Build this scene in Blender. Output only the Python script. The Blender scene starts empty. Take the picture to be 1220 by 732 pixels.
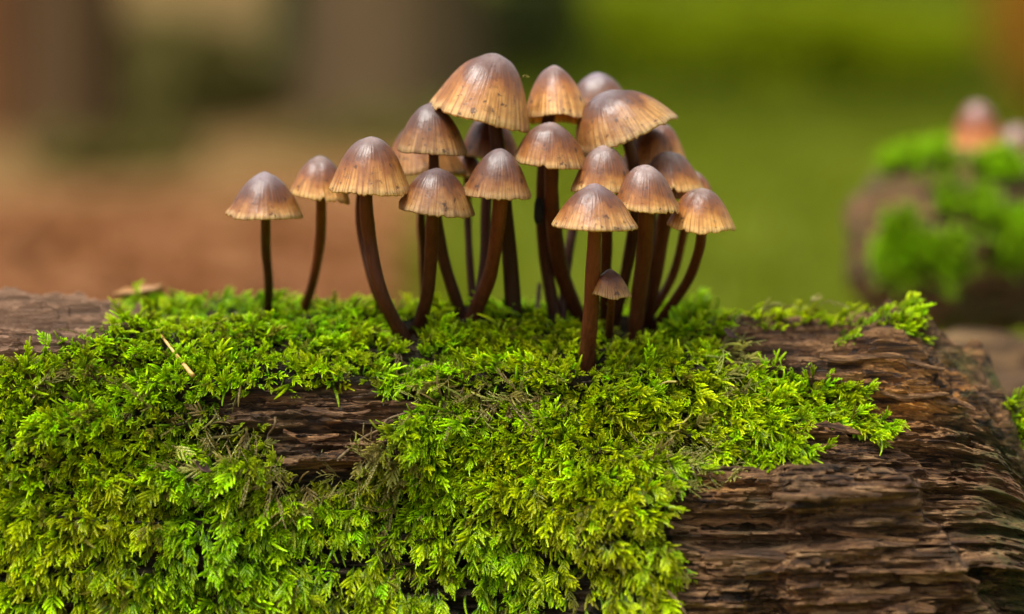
import bpy, bmesh, math, random
import numpy as np
from mathutils import Vector, Matrix, Euler
from mathutils.bvhtree import BVHTree

# ------------------------------------------------------------------ scene, camera, light
# One Blender unit is 10 cm: this is a close-up of a log about 25 cm thick.
sc = bpy.context.scene
sc.unit_settings.system = 'METRIC'
sc.unit_settings.scale_length = 0.1
C = sc.collection
R = math.radians
random.seed(7)
rng = np.random.default_rng(11)

PITCH = R(5.0)
DIST = 8.3
FOC = Vector((0, 0, 0.03))
cam_data = bpy.data.cameras.new('camera')
cam = bpy.data.objects.new('camera', cam_data)
C.objects.link(cam)
cam.location = FOC + Vector((0, -DIST * math.cos(PITCH), DIST * math.sin(PITCH)))
cam.rotation_euler = (R(90) - PITCH, 0, 0)
cam_data.sensor_width = 36
cam_data.lens = 36 * DIST / 3.0
cam_data.clip_start = 0.1
cam_data.clip_end = 3000
cam_data.dof.use_dof = True
cam_data.dof.focus_distance = DIST - 0.19
cam_data.dof.aperture_fstop = 0.47
sc.camera = cam

SUN_EL, SUN_AZ = R(66), R(-130)          # azimuth from +Y (away from the camera) towards +X
world = bpy.data.worlds.new('World')
sc.world = world
world.use_nodes = True
nt = world.node_tree
nt.nodes.clear()
sky = nt.nodes.new('ShaderNodeTexSky')
sky.sky_type = 'NISHITA'
sky.sun_disc = False
sky.sun_elevation = SUN_EL
sky.sun_rotation = SUN_AZ
sky.air_density = 1.0
sky.dust_density = 4.0
sky.ozone_density = 1.0
hs = nt.nodes.new('ShaderNodeHueSaturation')
hs.inputs['Saturation'].default_value = 0.28
bg = nt.nodes.new('ShaderNodeBackground')
bg.inputs['Strength'].default_value = 0.085
wo = nt.nodes.new('ShaderNodeOutputWorld')
nt.links.new(sky.outputs[0], hs.inputs['Color'])
nt.links.new(hs.outputs[0], bg.inputs['Color'])
nt.links.new(bg.outputs[0], wo.inputs['Surface'])

sun_data = bpy.data.lights.new('sun', 'SUN')
sun_data.energy = 1.5
sun_data.angle = R(18)
sun_data.color = (1.0, 0.95, 0.87)
sun = bpy.data.objects.new('sun', sun_data)
C.objects.link(sun)
sdir = Vector((math.sin(SUN_AZ) * math.cos(SUN_EL), math.cos(SUN_AZ) * math.cos(SUN_EL), math.sin(SUN_EL)))
sun.rotation_euler = (-sdir).to_track_quat('-Z', 'Y').to_euler()
sun.location = (0, 0, 60)

sc.view_settings.view_transform = 'Standard'
sc.view_settings.look = 'None'
sc.view_settings.exposure = 1.5
sc.view_settings.gamma = 1.0
sc.render.engine = 'CYCLES'
sc.cycles.use_denoising = True
sc.cycles.max_bounces = 5
sc.cycles.diffuse_bounces = 3
sc.cycles.glossy_bounces = 3
sc.cycles.transmission_bounces = 4
sc.cycles.sample_clamp_indirect = 6

# ------------------------------------------------------------------ helpers
CAMP = np.array(cam.location)
FWD = np.array((0, math.cos(PITCH), -math.sin(PITCH)))
UPV = np.array((0, math.sin(PITCH), math.cos(PITCH)))
FPX = 1220 * DIST / 3.0


def at(px, py, y):
    """the point at world depth y that the photograph shows at pixel (px, py)"""
    d = FWD + np.array((1, 0, 0)) * (px - 610) / FPX + UPV * (366 - py) / FPX
    return Vector(CAMP + d * ((y - CAMP[1]) / d[1]))


def project(P):
    """pixel positions of an (n,3) array of points"""
    V = P - CAMP
    dep = V @ FWD
    return 610 + FPX * V[:, 0] / dep, 366 - FPX * (V @ UPV) / dep


def hash3(ix, iy, iz):
    h = (ix * 374761393 + iy * 668265263 + iz * 2147483647 * 3 + 1013904223).astype(np.int64)
    h = (h ^ (h >> 13)) * 1274126177
    h = h & 0x7fffffff
    h = (h ^ (h >> 16)) * 1103515245 & 0x7fffffff
    return (h % 100003) / 50001.5 - 1.0


def noise(x, y, z=0.0):
    """smooth value noise in about -1..1, vectorised"""
    x, y, z = np.broadcast_arrays(np.asarray(x, float), np.asarray(y, float), np.asarray(z, float))
    xi, yi, zi = np.floor(x), np.floor(y), np.floor(z)
    fx, fy, fz = x - xi, y - yi, z - zi
    xi, yi, zi = xi.astype(np.int64), yi.astype(np.int64), zi.astype(np.int64)
    ux, uy, uz = (f * f * f * (f * (f * 6 - 15) + 10) for f in (fx, fy, fz))
    r = 0
    for a in (0, 1):
        wx = ux if a else 1 - ux
        for b in (0, 1):
            wy = uy if b else 1 - uy
            for c in (0, 1):
                wz = uz if c else 1 - uz
                r = r + wx * wy * wz * hash3(xi + a, yi + b, zi + c)
    return r


def fbm(x, y, z=0.0, o=4):
    r, a, f = 0, 1.0, 1.0
    for k in range(o):
        r = r + a * noise(np.asarray(x) * f + 17.3 * k, np.asarray(y) * f - 9.1 * k, np.asarray(z) * f + 5.7 * k)
        a *= 0.5
        f *= 2.03
    return r


def sstep(a, b, x):
    t = np.clip((x - a) / (b - a), 0, 1)
    return t * t * (3 - 2 * t)


def inpoly(px, py, poly):
    ins = np.zeros(px.shape, bool)
    n = len(poly)
    for i in range(n):
        x1, y1 = poly[i]
        x2, y2 = poly[(i + 1) % n]
        if y1 == y2:
            continue
        c = ((y1 > py) != (y2 > py)) & (px < (x2 - x1) * (py - y1) / (y2 - y1) + x1)
        ins ^= c
    return ins


def new_mesh(name, verts, faces, mat=None, smooth=True, attrs=None):
    me = bpy.data.meshes.new(name)
    if isinstance(verts, np.ndarray):
        verts = verts.tolist()
    if isinstance(faces, np.ndarray):
        faces = faces.tolist()
    me.from_pydata(verts, [], faces)
    if smooth:
        me.polygons.foreach_set('use_smooth', [True] * len(me.polygons))
    for k, v in (attrs or {}).items():
        a = me.attributes.new(k, 'FLOAT', 'POINT')
        a.data.foreach_set('value', np.asarray(v, np.float32).ravel())
    if mat:
        me.materials.append(mat)
    me.update()
    return me


def link(name, me, parent=None, loc=None, link_it=True):
    o = bpy.data.objects.new(name, me)
    if link_it:
        C.objects.link(o)
    if parent:
        o.parent = parent
    if loc is not None:
        o.location = loc
    return o


def tag(o, label=None, cat=None, group=None, kind=None):
    for k, v in (('label', label), ('category', cat), ('group', group), ('kind', kind)):
        if v:
            o[k] = v
    return o


def empty(name, loc, size=0.05):
    o = bpy.data.objects.new(name, None)
    o.empty_display_size = size
    o.location = loc
    C.objects.link(o)
    return o


def grid_faces(nu, nv, wrap=False):
    """quads for an nu x nv vertex grid, index = i*nv + j, wrapping in j if asked"""
    i = np.arange(nu - 1)[:, None]
    j = np.arange(nv if wrap else nv - 1)[None, :]
    j2 = (j + 1) % nv
    return np.stack([(i * nv + j), (i * nv + j2), ((i + 1) * nv + j2), ((i + 1) * nv + j)], -1).reshape(-1, 4)


# ------------------------------------------------------------------ materials
class Mat:
    def __init__(s, name):
        s.m = bpy.data.materials.new(name)
        s.m.use_nodes = True
        s.t = s.m.node_tree
        s.t.nodes.clear()
        s.out = s.n('ShaderNodeOutputMaterial')

    def n(s, t, **kw):
        nd = s.t.nodes.new(t)
        for k, v in kw.items():
            if hasattr(nd, k):
                setattr(nd, k, v)
        return nd

    def l(s, a, b):
        s.t.links.new(a, b)

    def set(s, sock, v):
        if hasattr(v, 'links') or hasattr(v, 'is_linked'):
            s.l(v, sock)
        else:
            sock.default_value = v

    def attr(s, name, kind='GEOMETRY'):
        a = s.n('ShaderNodeAttribute')
        a.attribute_name = name
        a.attribute_type = kind
        return a.outputs['Fac']

    def coord(s, scale=(1, 1, 1), out='Object'):
        tc = s.n('ShaderNodeTexCoord')
        mp = s.n('ShaderNodeMapping')
        mp.inputs['Scale'].default_value = scale
        s.l(tc.outputs[out], mp.inputs['Vector'])
        return mp.outputs[0]

    def noise(s, vec, scale=5, detail=4, rough=0.55, dist=0.0):
        nd = s.n('ShaderNodeTexNoise')
        nd.inputs['Scale'].default_value = scale
        nd.inputs['Detail'].default_value = detail
        nd.inputs['Roughness'].default_value = rough
        nd.inputs['Distortion'].default_value = dist
        if vec is not None:
            s.l(vec, nd.inputs['Vector'])
        return nd.outputs['Fac']

    def ramp(s, fac, stops, interp='LINEAR'):
        r = s.n('ShaderNodeValToRGB')
        r.color_ramp.interpolation = interp
        e = r.color_ramp.elements
        while len(e) < len(stops):
            e.new(0.5)
        for el, (p, c) in zip(e, stops):
            el.position = p
            el.color = (*c, 1) if len(c) == 3 else c
        s.set(r.inputs['Fac'], fac)
        return r.outputs['Color']

    def mix(s, fac, a, b, mode='MIX'):
        m = s.n('ShaderNodeMix')
        m.data_type = 'RGBA'
        m.blend_type = mode
        s.set(m.inputs[0], fac)
        s.set(m.inputs[6], (*a, 1) if isinstance(a, tuple) and len(a) == 3 else a)
        s.set(m.inputs[7], (*b, 1) if isinstance(b, tuple) and len(b) == 3 else b)
        return m.outputs[2]

    def math(s, op, a, b=0.0, c=None):
        m = s.n('ShaderNodeMath')
        m.operation = op
        s.set(m.inputs[0], a)
        s.set(m.inputs[1], b)
        if c is not None:
            s.set(m.inputs[2], c)
        return m.outputs[0]

    def maprange(s, v, a, b, c=0.0, d=1.0):
        m = s.n('ShaderNodeMapRange')
        m.inputs[1].default_value, m.inputs[2].default_value = a, b
        m.inputs[3].default_value, m.inputs[4].default_value = c, d
        s.l(v, m.inputs[0])
        return m.outputs[0]

    def bump(s, h, strength=0.5, dist=0.01, prev=None):
        b = s.n('ShaderNodeBump')
        b.inputs['Strength'].default_value = strength
        b.inputs['Distance'].default_value = dist
        s.l(h, b.inputs['Height'])
        if prev is not None:
            s.l(prev, b.inputs['Normal'])
        return b.outputs[0]

    def principled(s, color, rough=0.6, normal=None, **kw):
        p = s.n('ShaderNodeBsdfPrincipled')
        s.set(p.inputs['Base Color'], (*color, 1) if isinstance(color, tuple) and len(color) == 3 else color)
        s.set(p.inputs['Roughness'], rough)
        if normal is not None:
            s.l(normal, p.inputs['Normal'])
        for k, v in kw.items():
            s.set(p.inputs[k.replace('_', ' ')], v)
        return p.outputs[0]

    def surface(s, sh):
        s.l(sh, s.out.inputs['Surface'])
        return s.m

    def leafy(s, color, trans=0.35, rough=0.45, spec=0.4):
        pr = s.principled(color, rough, Specular_IOR_Level=spec)
        tr = s.n('ShaderNodeBsdfTranslucent')
        s.set(tr.inputs['Color'], color)
        mx = s.n('ShaderNodeMixShader')
        mx.inputs[0].default_value = trans
        s.l(pr, mx.inputs[1])
        s.l(tr.outputs[0], mx.inputs[2])
        return s.surface(mx.outputs[0])


def wood_material():
    m = Mat('weathered_wood')
    v = m.coord((1, 1, 1))
    fib = m.noise(m.coord((1.6, 26, 26)), 1.6, 7, 0.62, 0.4)
    fine = m.noise(m.coord((9, 110, 110)), 1.4, 5, 0.68, 0.3)
    patch = m.noise(v, 3.2, 5, 0.55, 0.3)
    grey = m.noise(m.coord((1.0, 3.0, 3.0)), 2.4, 4, 0.5)
    base = m.ramp(fib, [(0.32, (0.008, 0.005, 0.003)), (0.43, (0.045, 0.022, 0.010)), (0.52, (0.17, 0.085, 0.034)),
                        (0.61, (0.36, 0.205, 0.092)), (0.76, (0.55, 0.37, 0.19))])
    base = m.mix(m.maprange(patch, 0.42, 0.66, 0, 0.5), base, (0.14, 0.058, 0.018))
    base = m.mix(m.maprange(grey, 0.5, 0.7, 0, 0.35), base, (0.05, 0.045, 0.026))
    amber = m.attr('amber')
    base = m.mix(m.math('MULTIPLY', amber, m.maprange(fib, 0.42, 0.62)), base, (0.58, 0.25, 0.045))
    pale = m.attr('pale')
    palec = m.ramp(fib, [(0.3, (0.09799, 0.05296, 0.0279)), (0.5, (0.266, 0.1483, 0.08184)), (0.7, (0.3849, 0.2277, 0.1339))])
    base = m.mix(pale, base, palec)
    green = m.noise(v, 7, 5, 0.6)
    base = m.mix(m.math('MULTIPLY', m.attr('algae'), m.maprange(green, 0.45, 0.62)), base, (0.075, 0.085, 0.018))
    base = m.mix(m.math('MULTIPLY', m.maprange(fine, 0.34, 0.47, 0.85, 0.0), m.maprange(pale, 0, 1, 1.0, 0.3)), base, (0.010, 0.006, 0.004))
    base = m.mix(m.math('MULTIPLY', m.attr('humus_shade'), m.maprange(green, 0.35, 0.5, 1.0, 0.8)), base, (0.014, 0.014, 0.005))
    h = m.math('ADD', m.math('MULTIPLY', fib, 1.0), m.math('MULTIPLY', fine, 0.5))
    grain = m.noise(v, 60, 3, 0.6)
    h = m.math('ADD', h, m.math('MULTIPLY', grain, 0.25))
    nrm = m.bump(h, 1.0, 0.03)
    rough = m.maprange(patch, 0.3, 0.7, 0.34, 0.75)
    return m.surface(m.principled(base, rough, nrm, Specular_IOR_Level=0.28))


def cap_material():
    m = Mat('mushroom_cap')
    t = m.attr('rad')
    ang = m.attr('ang')
    oi = m.n('ShaderNodeObjectInfo')
    seed = oi.outputs['Random']
    # rad / angle coordinates so that streaks run down the cap
    cb = m.n('ShaderNodeCombineXYZ')
    m.l(m.math('MULTIPLY', m.math('SINE', ang), 1.0), cb.inputs[0])
    m.l(m.math('COSINE', ang), cb.inputs[1])
    m.l(m.math('MULTIPLY', t, 0.16), cb.inputs[2])
    off = m.n('ShaderNodeVectorMath')
    off.operation = 'ADD'
    m.l(cb.outputs[0], off.inputs[0])
    sv = m.n('ShaderNodeCombineXYZ')
    m.l(m.math('MULTIPLY', seed, 37.0), sv.inputs[2])
    m.l(sv.outputs[0], off.inputs[1])
    streak = m.noise(off.outputs[0], 11, 3, 0.6)
    blotch = m.noise(m.coord((1, 1, 1)), 9, 5, 0.6, 0.4)
    speck = m.noise(m.coord((1, 1, 1)), 55, 2, 0.5)
    # zone borders wander a little
    tz = m.math('ADD', m.math('ADD', t, m.math('MULTIPLY', m.math('SUBTRACT', seed, 0.6), 0.22)), m.math('MULTIPLY', m.math('SUBTRACT', blotch, 0.5), 0.85))
    body = m.ramp(tz, [(0.02, (0.2058, 0.1625, 0.1605)), (0.28, (0.1235, 0.08308, 0.07535)), (0.48, (0.08644, 0.03756, 0.02359)),  # crown's own grey bloom, lightened further as a painted sky sheen
                       (0.64, (0.1317, 0.04479, 0.01441)), (0.79, (0.33, 0.135, 0.03)), (0.985, (0.60, 0.33, 0.10))])
    body = m.mix(m.maprange(t, 0.93, 1.0, 0, 0.75), body, (0.86, 0.62, 0.30))
    lines = m.math('MULTIPLY', m.maprange(streak, 0.40, 0.52, 1, 0), m.maprange(t, 0.4, 0.85, 0.0, 0.55))
    body = m.mix(lines, body, (0.20, 0.075, 0.022))
    fine = m.maprange(m.math('SINE', m.math('MULTIPLY', ang, 46.0)), 0.2, 1.0, 0, 1)
    body = m.mix(m.math('MULTIPLY', fine, m.maprange(t, 0.5, 0.8, 0, 0.38)), body, (0.26, 0.10, 0.03))
    mott = m.noise(m.coord(), 26, 4, 0.65, 0.5)
    body = m.mix(m.maprange(mott, 0.54, 0.72, 0, 0.5), body, (0.065, 0.027, 0.015))
    body = m.mix(m.maprange(speck, 0.63, 0.70, 0, 0.75), body, (0.05, 0.022, 0.014))
    tint = m.n('ShaderNodeMix')
    tint.data_type = 'RGBA'
    tint.blend_type = 'MULTIPLY'
    tint.inputs[0].default_value = 1.0
    m.l(body, tint.inputs[6])
    m.l(oi.outputs['Color'], tint.inputs[7])
    body = tint.outputs[2]
    h = m.math('ADD', m.math('MULTIPLY', streak, 0.6), m.math('MULTIPLY', m.noise(m.coord(), 40, 3, 0.6), 0.5))
    nrm = m.bump(h, 0.35, 0.012)
    pr = m.principled(body, m.maprange(blotch, 0.3, 0.7, 0.32, 0.5), nrm, Specular_IOR_Level=0.5, Coat_Weight=0.14, Coat_Roughness=0.3,
                      Subsurface_Weight=0.25, Subsurface_Radius=(1.0, 0.42, 0.15), Subsurface_Scale=0.03)
    tr = m.n('ShaderNodeBsdfTranslucent')
    m.l(body, tr.inputs['Color'])
    mx = m.n('ShaderNodeMixShader')
    m.l(m.maprange(t, 0.5, 1.0, 0.0, 0.35), mx.inputs[0])
    m.l(pr, mx.inputs[1])
    m.l(tr.outputs[0], mx.inputs[2])
    return m.surface(mx.outputs[0])


def gill_material():
    m = Mat('mushroom_gills')
    c = m.mix(m.noise(m.coord(), 30, 3), (0.42, 0.25, 0.13), (0.55, 0.36, 0.2))
    return m.leafy(c, 0.3, 0.6, 0.2)


def stem_material():
    m = Mat('mushroom_stem')
    t = m.attr('along')
    fib = m.noise(m.coord((90, 90, 5)), 1.0, 5, 0.65)
    bl = m.noise(m.coord(), 14, 4, 0.6)
    speck = m.noise(m.coord(), 70, 2, 0.5)
    c = m.ramp(t, [(0.0, (0.010, 0.004, 0.003)), (0.25, (0.040, 0.011, 0.004)), (0.7, (0.115, 0.032, 0.007)), (1.0, (0.22, 0.085, 0.025))])
    c = m.mix(m.maprange(fib, 0.4, 0.68, 0, 0.3), c, (0.20, 0.062, 0.016))
    c = m.mix(m.maprange(bl, 0.55, 0.72, 0, 0.6), c, (0.045, 0.016, 0.009))
    low = m.maprange(t, 0.0, 0.16, 1, 0)
    c = m.mix(m.math('MULTIPLY', low, m.maprange(speck, 0.58, 0.66, 0, 0.5)), c, (0.22, 0.16, 0.10))
    tint = m.n('ShaderNodeMix')
    tint.data_type = 'RGBA'
    tint.blend_type = 'MULTIPLY'
    tint.inputs[0].default_value = 1.0
    oi = m.n('ShaderNodeObjectInfo')
    m.l(c, tint.inputs[6])
    m.l(oi.outputs['Color'], tint.inputs[7])
    nrm = m.bump(fib, 0.6, 0.012)
    return m.surface(m.principled(tint.outputs[2], 0.42, nrm, Specular_IOR_Level=0.22, Subsurface_Weight=0.12,
                                  Subsurface_Radius=(1, 0.35, 0.12), Subsurface_Scale=0.03))


def moss_material(name, tip, mid, old_shade, dry, trans=0.4):
    m = Mat(name)
    a = m.attr('along')
    tint = m.attr('tint', 'INSTANCER')
    dr = m.attr('dry', 'INSTANCER')
    col = m.ramp(a, [(0.0, old_shade), (0.3, mid), (0.85, tip), (1.0, tuple(min(1, x * 1.15) for x in tip))])  # tips brightened as painted glints, brown old bases darkened as gap shade
    hsv = m.n('ShaderNodeHueSaturation')
    m.l(m.maprange(tint, 0, 1, 0.480, 0.540), hsv.inputs['Hue'])
    m.l(m.maprange(m.math('FRACT', m.math('MULTIPLY', tint, 7.31)), 0, 1, 0.6, 1.35), hsv.inputs['Value'])
    m.l(col, hsv.inputs['Color'])
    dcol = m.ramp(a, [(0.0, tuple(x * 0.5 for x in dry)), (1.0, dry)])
    col = m.mix(dr, hsv.outputs[0], dcol)
    return m.leafy(col, trans, 0.3, 0.45)


def plain_leaf_material(name, cols, trans=0.3):
    m = Mat(name)
    oi = m.attr('tint', 'INSTANCER')
    g = m.noise(m.coord(), 1.2, 3)
    f = m.math('FRACT', m.math('ADD', oi, g))
    n = len(cols)
    c = m.ramp(f, [(k / (n - 1), x) for k, x in enumerate(cols)])
    return m.leafy(c, trans, 0.6, 0.2)


def bark_material(name, a, b):
    m = Mat(name)
    f = m.noise(m.coord((6, 6, 0.8)), 1.0, 6, 0.6, 0.5)
    c = m.ramp(f, [(0.3, a), (0.7, b)])
    return m.surface(m.principled(c, 0.85, m.bump(f, 0.9, 0.15), Specular_IOR_Level=0.2))


M_WOOD = wood_material()
M_CAP = cap_material()
M_GILL = gill_material()
M_STEM = stem_material()
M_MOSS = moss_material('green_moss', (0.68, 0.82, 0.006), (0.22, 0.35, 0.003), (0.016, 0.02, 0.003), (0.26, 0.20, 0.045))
M_DEAD = moss_material('dry_moss', (0.50, 0.50, 0.10), (0.34, 0.32, 0.07), (0.10, 0.075, 0.03), (0.36, 0.27, 0.09), 0.3)

# ------------------------------------------------------------------ ground (reaches the horizon)
GZ = -2.2


def ground_h(x, y):
    x, y = np.asarray(x, float), np.asarray(y, float)
    far = sstep(58, 300, y) * 60 + sstep(150, 900, np.hypot(x, y)) * 40
    bumps = 0.5 * fbm(x * 0.05, y * 0.05, 3.0, 3) * sstep(6, 30, np.hypot(x, y)) + 0.08 * fbm(x * 0.6, y * 0.6, 1.0, 3) * sstep(2.5, 7, np.hypot(x, y - 0.5))
    return GZ + far + bumps


def ground():
    xs = np.sign(np.linspace(-1, 1, 181)) * np.abs(np.linspace(-1, 1, 181)) ** 2.6 * 1500
    ys = np.sign(np.linspace(-1, 1, 181)) * np.abs(np.linspace(-1, 1, 181)) ** 2.6 * 1500
    X, Y = np.meshgrid(xs, ys, indexing='ij')
    Z = ground_h(X, Y)
    V = np.stack([X, Y, Z], -1).reshape(-1, 3)
    m = Mat('forest_floor')
    n1 = m.noise(m.coord(), 0.09, 5, 0.6, 0.3)
    n2 = m.noise(m.coord(), 1.7, 6, 0.65, 0.3)
    sep = m.n('ShaderNodeSeparateXYZ')
    tc = m.n('ShaderNodeTexCoord')
    m.l(tc.outputs['Object'], sep.inputs[0])
    # leaf litter under the trees on one side, a grassy clearing on the other
    side = m.math('ADD', m.math('DIVIDE', sep.outputs['X'], m.math('ADD', m.math('ABSOLUTE', sep.outputs['Y']), 8.3)), m.math('MULTIPLY', m.math('SUBTRACT', n1, 0.5), 0.10))
    litter = m.ramp(n2, [(0.3, (0.1381, 0.04708, 0.01235)), (0.5, (0.2162, 0.08177, 0.02388)), (0.7, (0.2764, 0.114, 0.03704))])
    grass = m.ramp(n2, [(0.3, (0.08237, 0.1038, 0.0007488)), (0.55, (0.1273, 0.1576, 0.000936)), (0.75, (0.1498, 0.1807, 0.001248))])
    litter = m.mix(m.maprange(m.math('ADD', sep.outputs['Y'], m.math('MULTIPLY', n1, 40.0)), 45, 95), litter, (0.14, 0.088, 0.028))
    c = m.mix(m.maprange(side, -0.06, 0.03), litter, grass)
    me = new_mesh('ground', V, grid_faces(181, 181), m.surface(m.principled(c, 0.9, m.bump(n2, 0.6, 0.1), Specular_IOR_Level=0.1)))
    o = link('ground', me)
    tag(o, kind='structure')
    return o


ground()

# ------------------------------------------------------------------ the fallen log
def closed_spline(pts, n):
    P = np.array(pts, float)
    k = len(P)
    out = []
    for i in range(k):
        p0, p1, p2, p3 = P[(i - 1) % k], P[i], P[(i + 1) % k], P[(i + 2) % k]
        t = np.linspace(0, 1, 40, endpoint=False)[:, None]
        out.append(0.5 * ((2 * p1) + (-p0 + p2) * t + (2 * p0 - 5 * p1 + 4 * p2 - p3) * t ** 2 + (-p0 + 3 * p1 - 3 * p2 + p3) * t ** 3))
    Q = np.concatenate(out)
    seg = np.linalg.norm(np.roll(Q, -1, 0) - Q, axis=1)
    cum = np.concatenate([[0], np.cumsum(seg)])
    Q = np.concatenate([Q, Q[:1]])
    return Q, cum


PROFILE = [(0.33, 0), (0.1, -0.03), (-0.1, -0.115), (-0.2, -0.26), (-0.265, -0.46), (-0.305, -0.7), (-0.315, -1.0), (-0.27, -1.45),
           (-0.08, -1.95), (0.35, -2.22), (0.9, -2.1), (1.3, -1.6), (1.38, -1.0), (1.15, -0.45), (0.78, -0.1)]


MOSS_POLY = [(-300, 470), (-120, 440), (0, 440), (60, 426), (125, 398), (195, 368), (300, 340), (560, 335), (700, 345), (850, 365), (862, 390), (842, 430), (880, 446), (905, 444), (1000, 456), (1048, 462),
             (1026, 482), (1045, 498), (1080, 512), (1050, 524), (1005, 505), (955, 500), (940, 536), (985, 545), (900, 556), (850, 548), (795, 572), (800, 640),
             (812, 690), (785, 760), (780, 1000), (-300, 1000)]
STEM_BASES = [(319, 372), (362, 372), (480, 402), (467, 396), (549, 374), (505, 380), (497, 397), (612, 376), (567, 374), (563, 378), (657, 377), (690, 381), (721, 384),
              (698, 440), (756, 403), (768, 384), (772, 382), (780, 392), (725, 404), (490, 404), (740, 390)]
BARE_POLY = [(268, 474), (330, 460), (400, 460), (508, 470), (482, 506), (452, 530), (418, 560), (365, 568), (330, 552), (314, 520), (288, 508), (250, 496)]
TOP_POLY = [(845, 330), (900, 350), (955, 352), (965, 350), (1090, 355), (1096, 398), (1062, 396), (1025, 396), (1012, 424), (994, 420), (982, 396), (920, 386), (860, 384)]
END_POLY = [(1210, 470), (1240, 486), (1240, 545), (1218, 520)]


def build_log():
    Q, cum = closed_spline(PROFILE, 0)
    L = cum[-1]
    # fine spacing on the visible front, coarse underneath and behind
    s_front = np.arange(-0.75, 1.28, 0.0042)
    s_rest = np.arange(1.28, L - 0.75, 0.03)
    s = np.concatenate([s_front, s_rest])
    sm = np.mod(s, L)
    PY = np.interp(sm, cum, Q[:, 0])
    PZ = np.interp(sm, cum, Q[:, 1])
    e = 0.02
    dY = np.interp(np.mod(s + e, L), cum, Q[:, 0]) - np.interp(np.mod(s - e, L), cum, Q[:, 0])
    dZ = np.interp(np.mod(s + e, L), cum, Q[:, 1]) - np.interp(np.mod(s - e, L), cum, Q[:, 1])
    ln = np.hypot(dY, dZ)
    NY, NZ = dZ / ln, -dY / ln           # outward for this winding
    if (NY[len(s_front) // 2] > 0):
        NY, NZ = -NY, -NZ
    # columns along the log: coarse at the far left, fine in view, then the rounded broken end
    xs = np.concatenate([np.arange(-3.4, -1.75, 0.05), np.arange(-1.75, 0.25, 0.0085), np.arange(0.25, 1.0, 0.0062)])
    u = np.linspace(0, 1, 120) ** 1.0
    nx, nend = len(xs), len(u)
    ns = len(s)
    front = sstep(0.1, -0.27, PY)                     # 0 on the crest, 1 on the front face
    xr = 1.13 + 0.17 * front * sstep(-0.15, -0.6, PZ)
    X = np.empty((nx + nend, ns))
    K = np.ones((nx + nend, ns))
    X[:nx] = xs[:, None] + 0 * s[None]
    XE = 1.72
    # between x=1.0 and the end
    for i, uu in enumerate(u):
        a = np.clip((uu - 0.12) / 0.88, 0, 1) * math.pi / 2
        if uu < 0.12:
            X[nx + i] = 1.0 + (xr - 1.0) * uu / 0.12
        else:
            X[nx + i] = xr + (XE - xr) * math.sin(a)
            K[nx + i] = max(math.cos(a), 0.002)
    S = np.broadcast_to(s, X.shape)
    Zb = np.broadcast_to(PZ, X.shape)
    Yb = np.broadcast_to(PY, X.shape)
    # ---- relief: long fibres, split layers, cracks, broken slabs
    warp = 0.018 * fbm(X * 1.3, S * 2.0, 2.0, 3)
    A = S + warp + 0.03 * np.sin(X * 0.9)
    d = 0.035 * fbm(X * 1.1, A * 3.0, 0.0, 3)
    for fr, am, sd in ((9.0, 0.026, 1.0), (29.0, 0.012, 7.0)):
        q = A * fr + 0.45 * noise(X * 1.4, A * 3, sd)
        lay = np.floor(q)
        f = q - lay
        hgt = fbm(X * 2.4 + lay * 3.7, lay * 5.13, sd, 2)
        hgt2 = fbm(X * 2.4 + (lay + 1) * 3.7, (lay + 1) * 5.13, sd, 2)
        w = sstep(0.93, 1.0, f)
        d = d + am * (hgt * (1 - w) + hgt2 * w) + am * 0.35 * (f - 0.5) * (1 - w)
    # blocks broken out of the layers, with ragged cross breaks
    for fr, bl, am in ((8.0, 1.7, 0.034), (19.0, 3.8, 0.022), (41.0, 8.0, 0.010), (83.0, 13.0, 0.004)):
        q = A * fr + 0.55 * noise(X * 1.1, A * 4, fr)
        lay = np.floor(q)
        bx = np.floor(X * bl + 3.7 * hash3(lay.astype(np.int64), lay.astype(np.int64) * 3, np.full(lay.shape, int(fr))) + 0.7 * noise(X * 2.0, A * 26, fr) + 0.15 * noise(X * 9, A * 70, fr))
        d = d + am * hash3(bx.astype(np.int64), lay.astype(np.int64), np.full(lay.shape, int(fr) + 1))
    fibre = fbm(X * 4.0, A * 55.0, 0.0, 3)
    d = d + 0.012 * fibre - 0.014 * np.abs(noise(X * 3.0, A * 38.0, 5.0)) ** 0.5 + 0.006 * fbm(X * 16, A * 150.0, 0.0, 2) + 0.006 * fbm(X * 30, A * 45.0, 3.0, 2) + 0.004 * fbm(X * 60, A * 110.0, 6.0, 2)
    crack = np.abs(noise(X * 1.3, A * 8.0, 9.0))
    d = d - 0.13 * sstep(0.085, 0.0, crack) * sstep(-0.2, 0.3, noise(X * 2.2, A * 3, 31.0))
    # rougher, crumbling wood towards the end
    endm = sstep(1.0, 1.35, X)
    d = d * (1 - 0.55 * sstep(0.97, 0.75, K))
    d = d + 0.09 * sstep(1.0, 0.85, K) * fbm(X * 6, Yb * K * 6, Zb * K * 6, 4) + 0.035 * sstep(1.0, 0.85, K) * np.floor(2.5 * fbm(X * 3, Yb * K * 8 + 3, Zb * K * 8, 2))/2.5
    d = d + endm * (0.030 * fbm(X * 7, A * 11.0, 3.0, 4) + 0.012 * fbm(X * 24, A * 30, 8.0, 3))
    # outer slab still standing on the front, its broken edge running down towards the end
    wob = 0.075 * fbm(X * 4, A * 6, 12.0, 3)
    zb = np.interp(X, [0.2, 0.5, 1.0, 1.12, 1.42], [-0.33, -0.36, -0.375, -0.44, -0.80]) + wob * sstep(0.9, 1.2, X) + 0.012 * noise(X * 6, 0 * X, 3.0)
    slab = sstep(0.0, 0.035, zb - Zb) * sstep(0.05, 0.4, X) * sstep(-1.6, -1.2, Zb)
    slab = slab * (Yb < 0.3)
    d = d + 0.12 * slab
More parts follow.
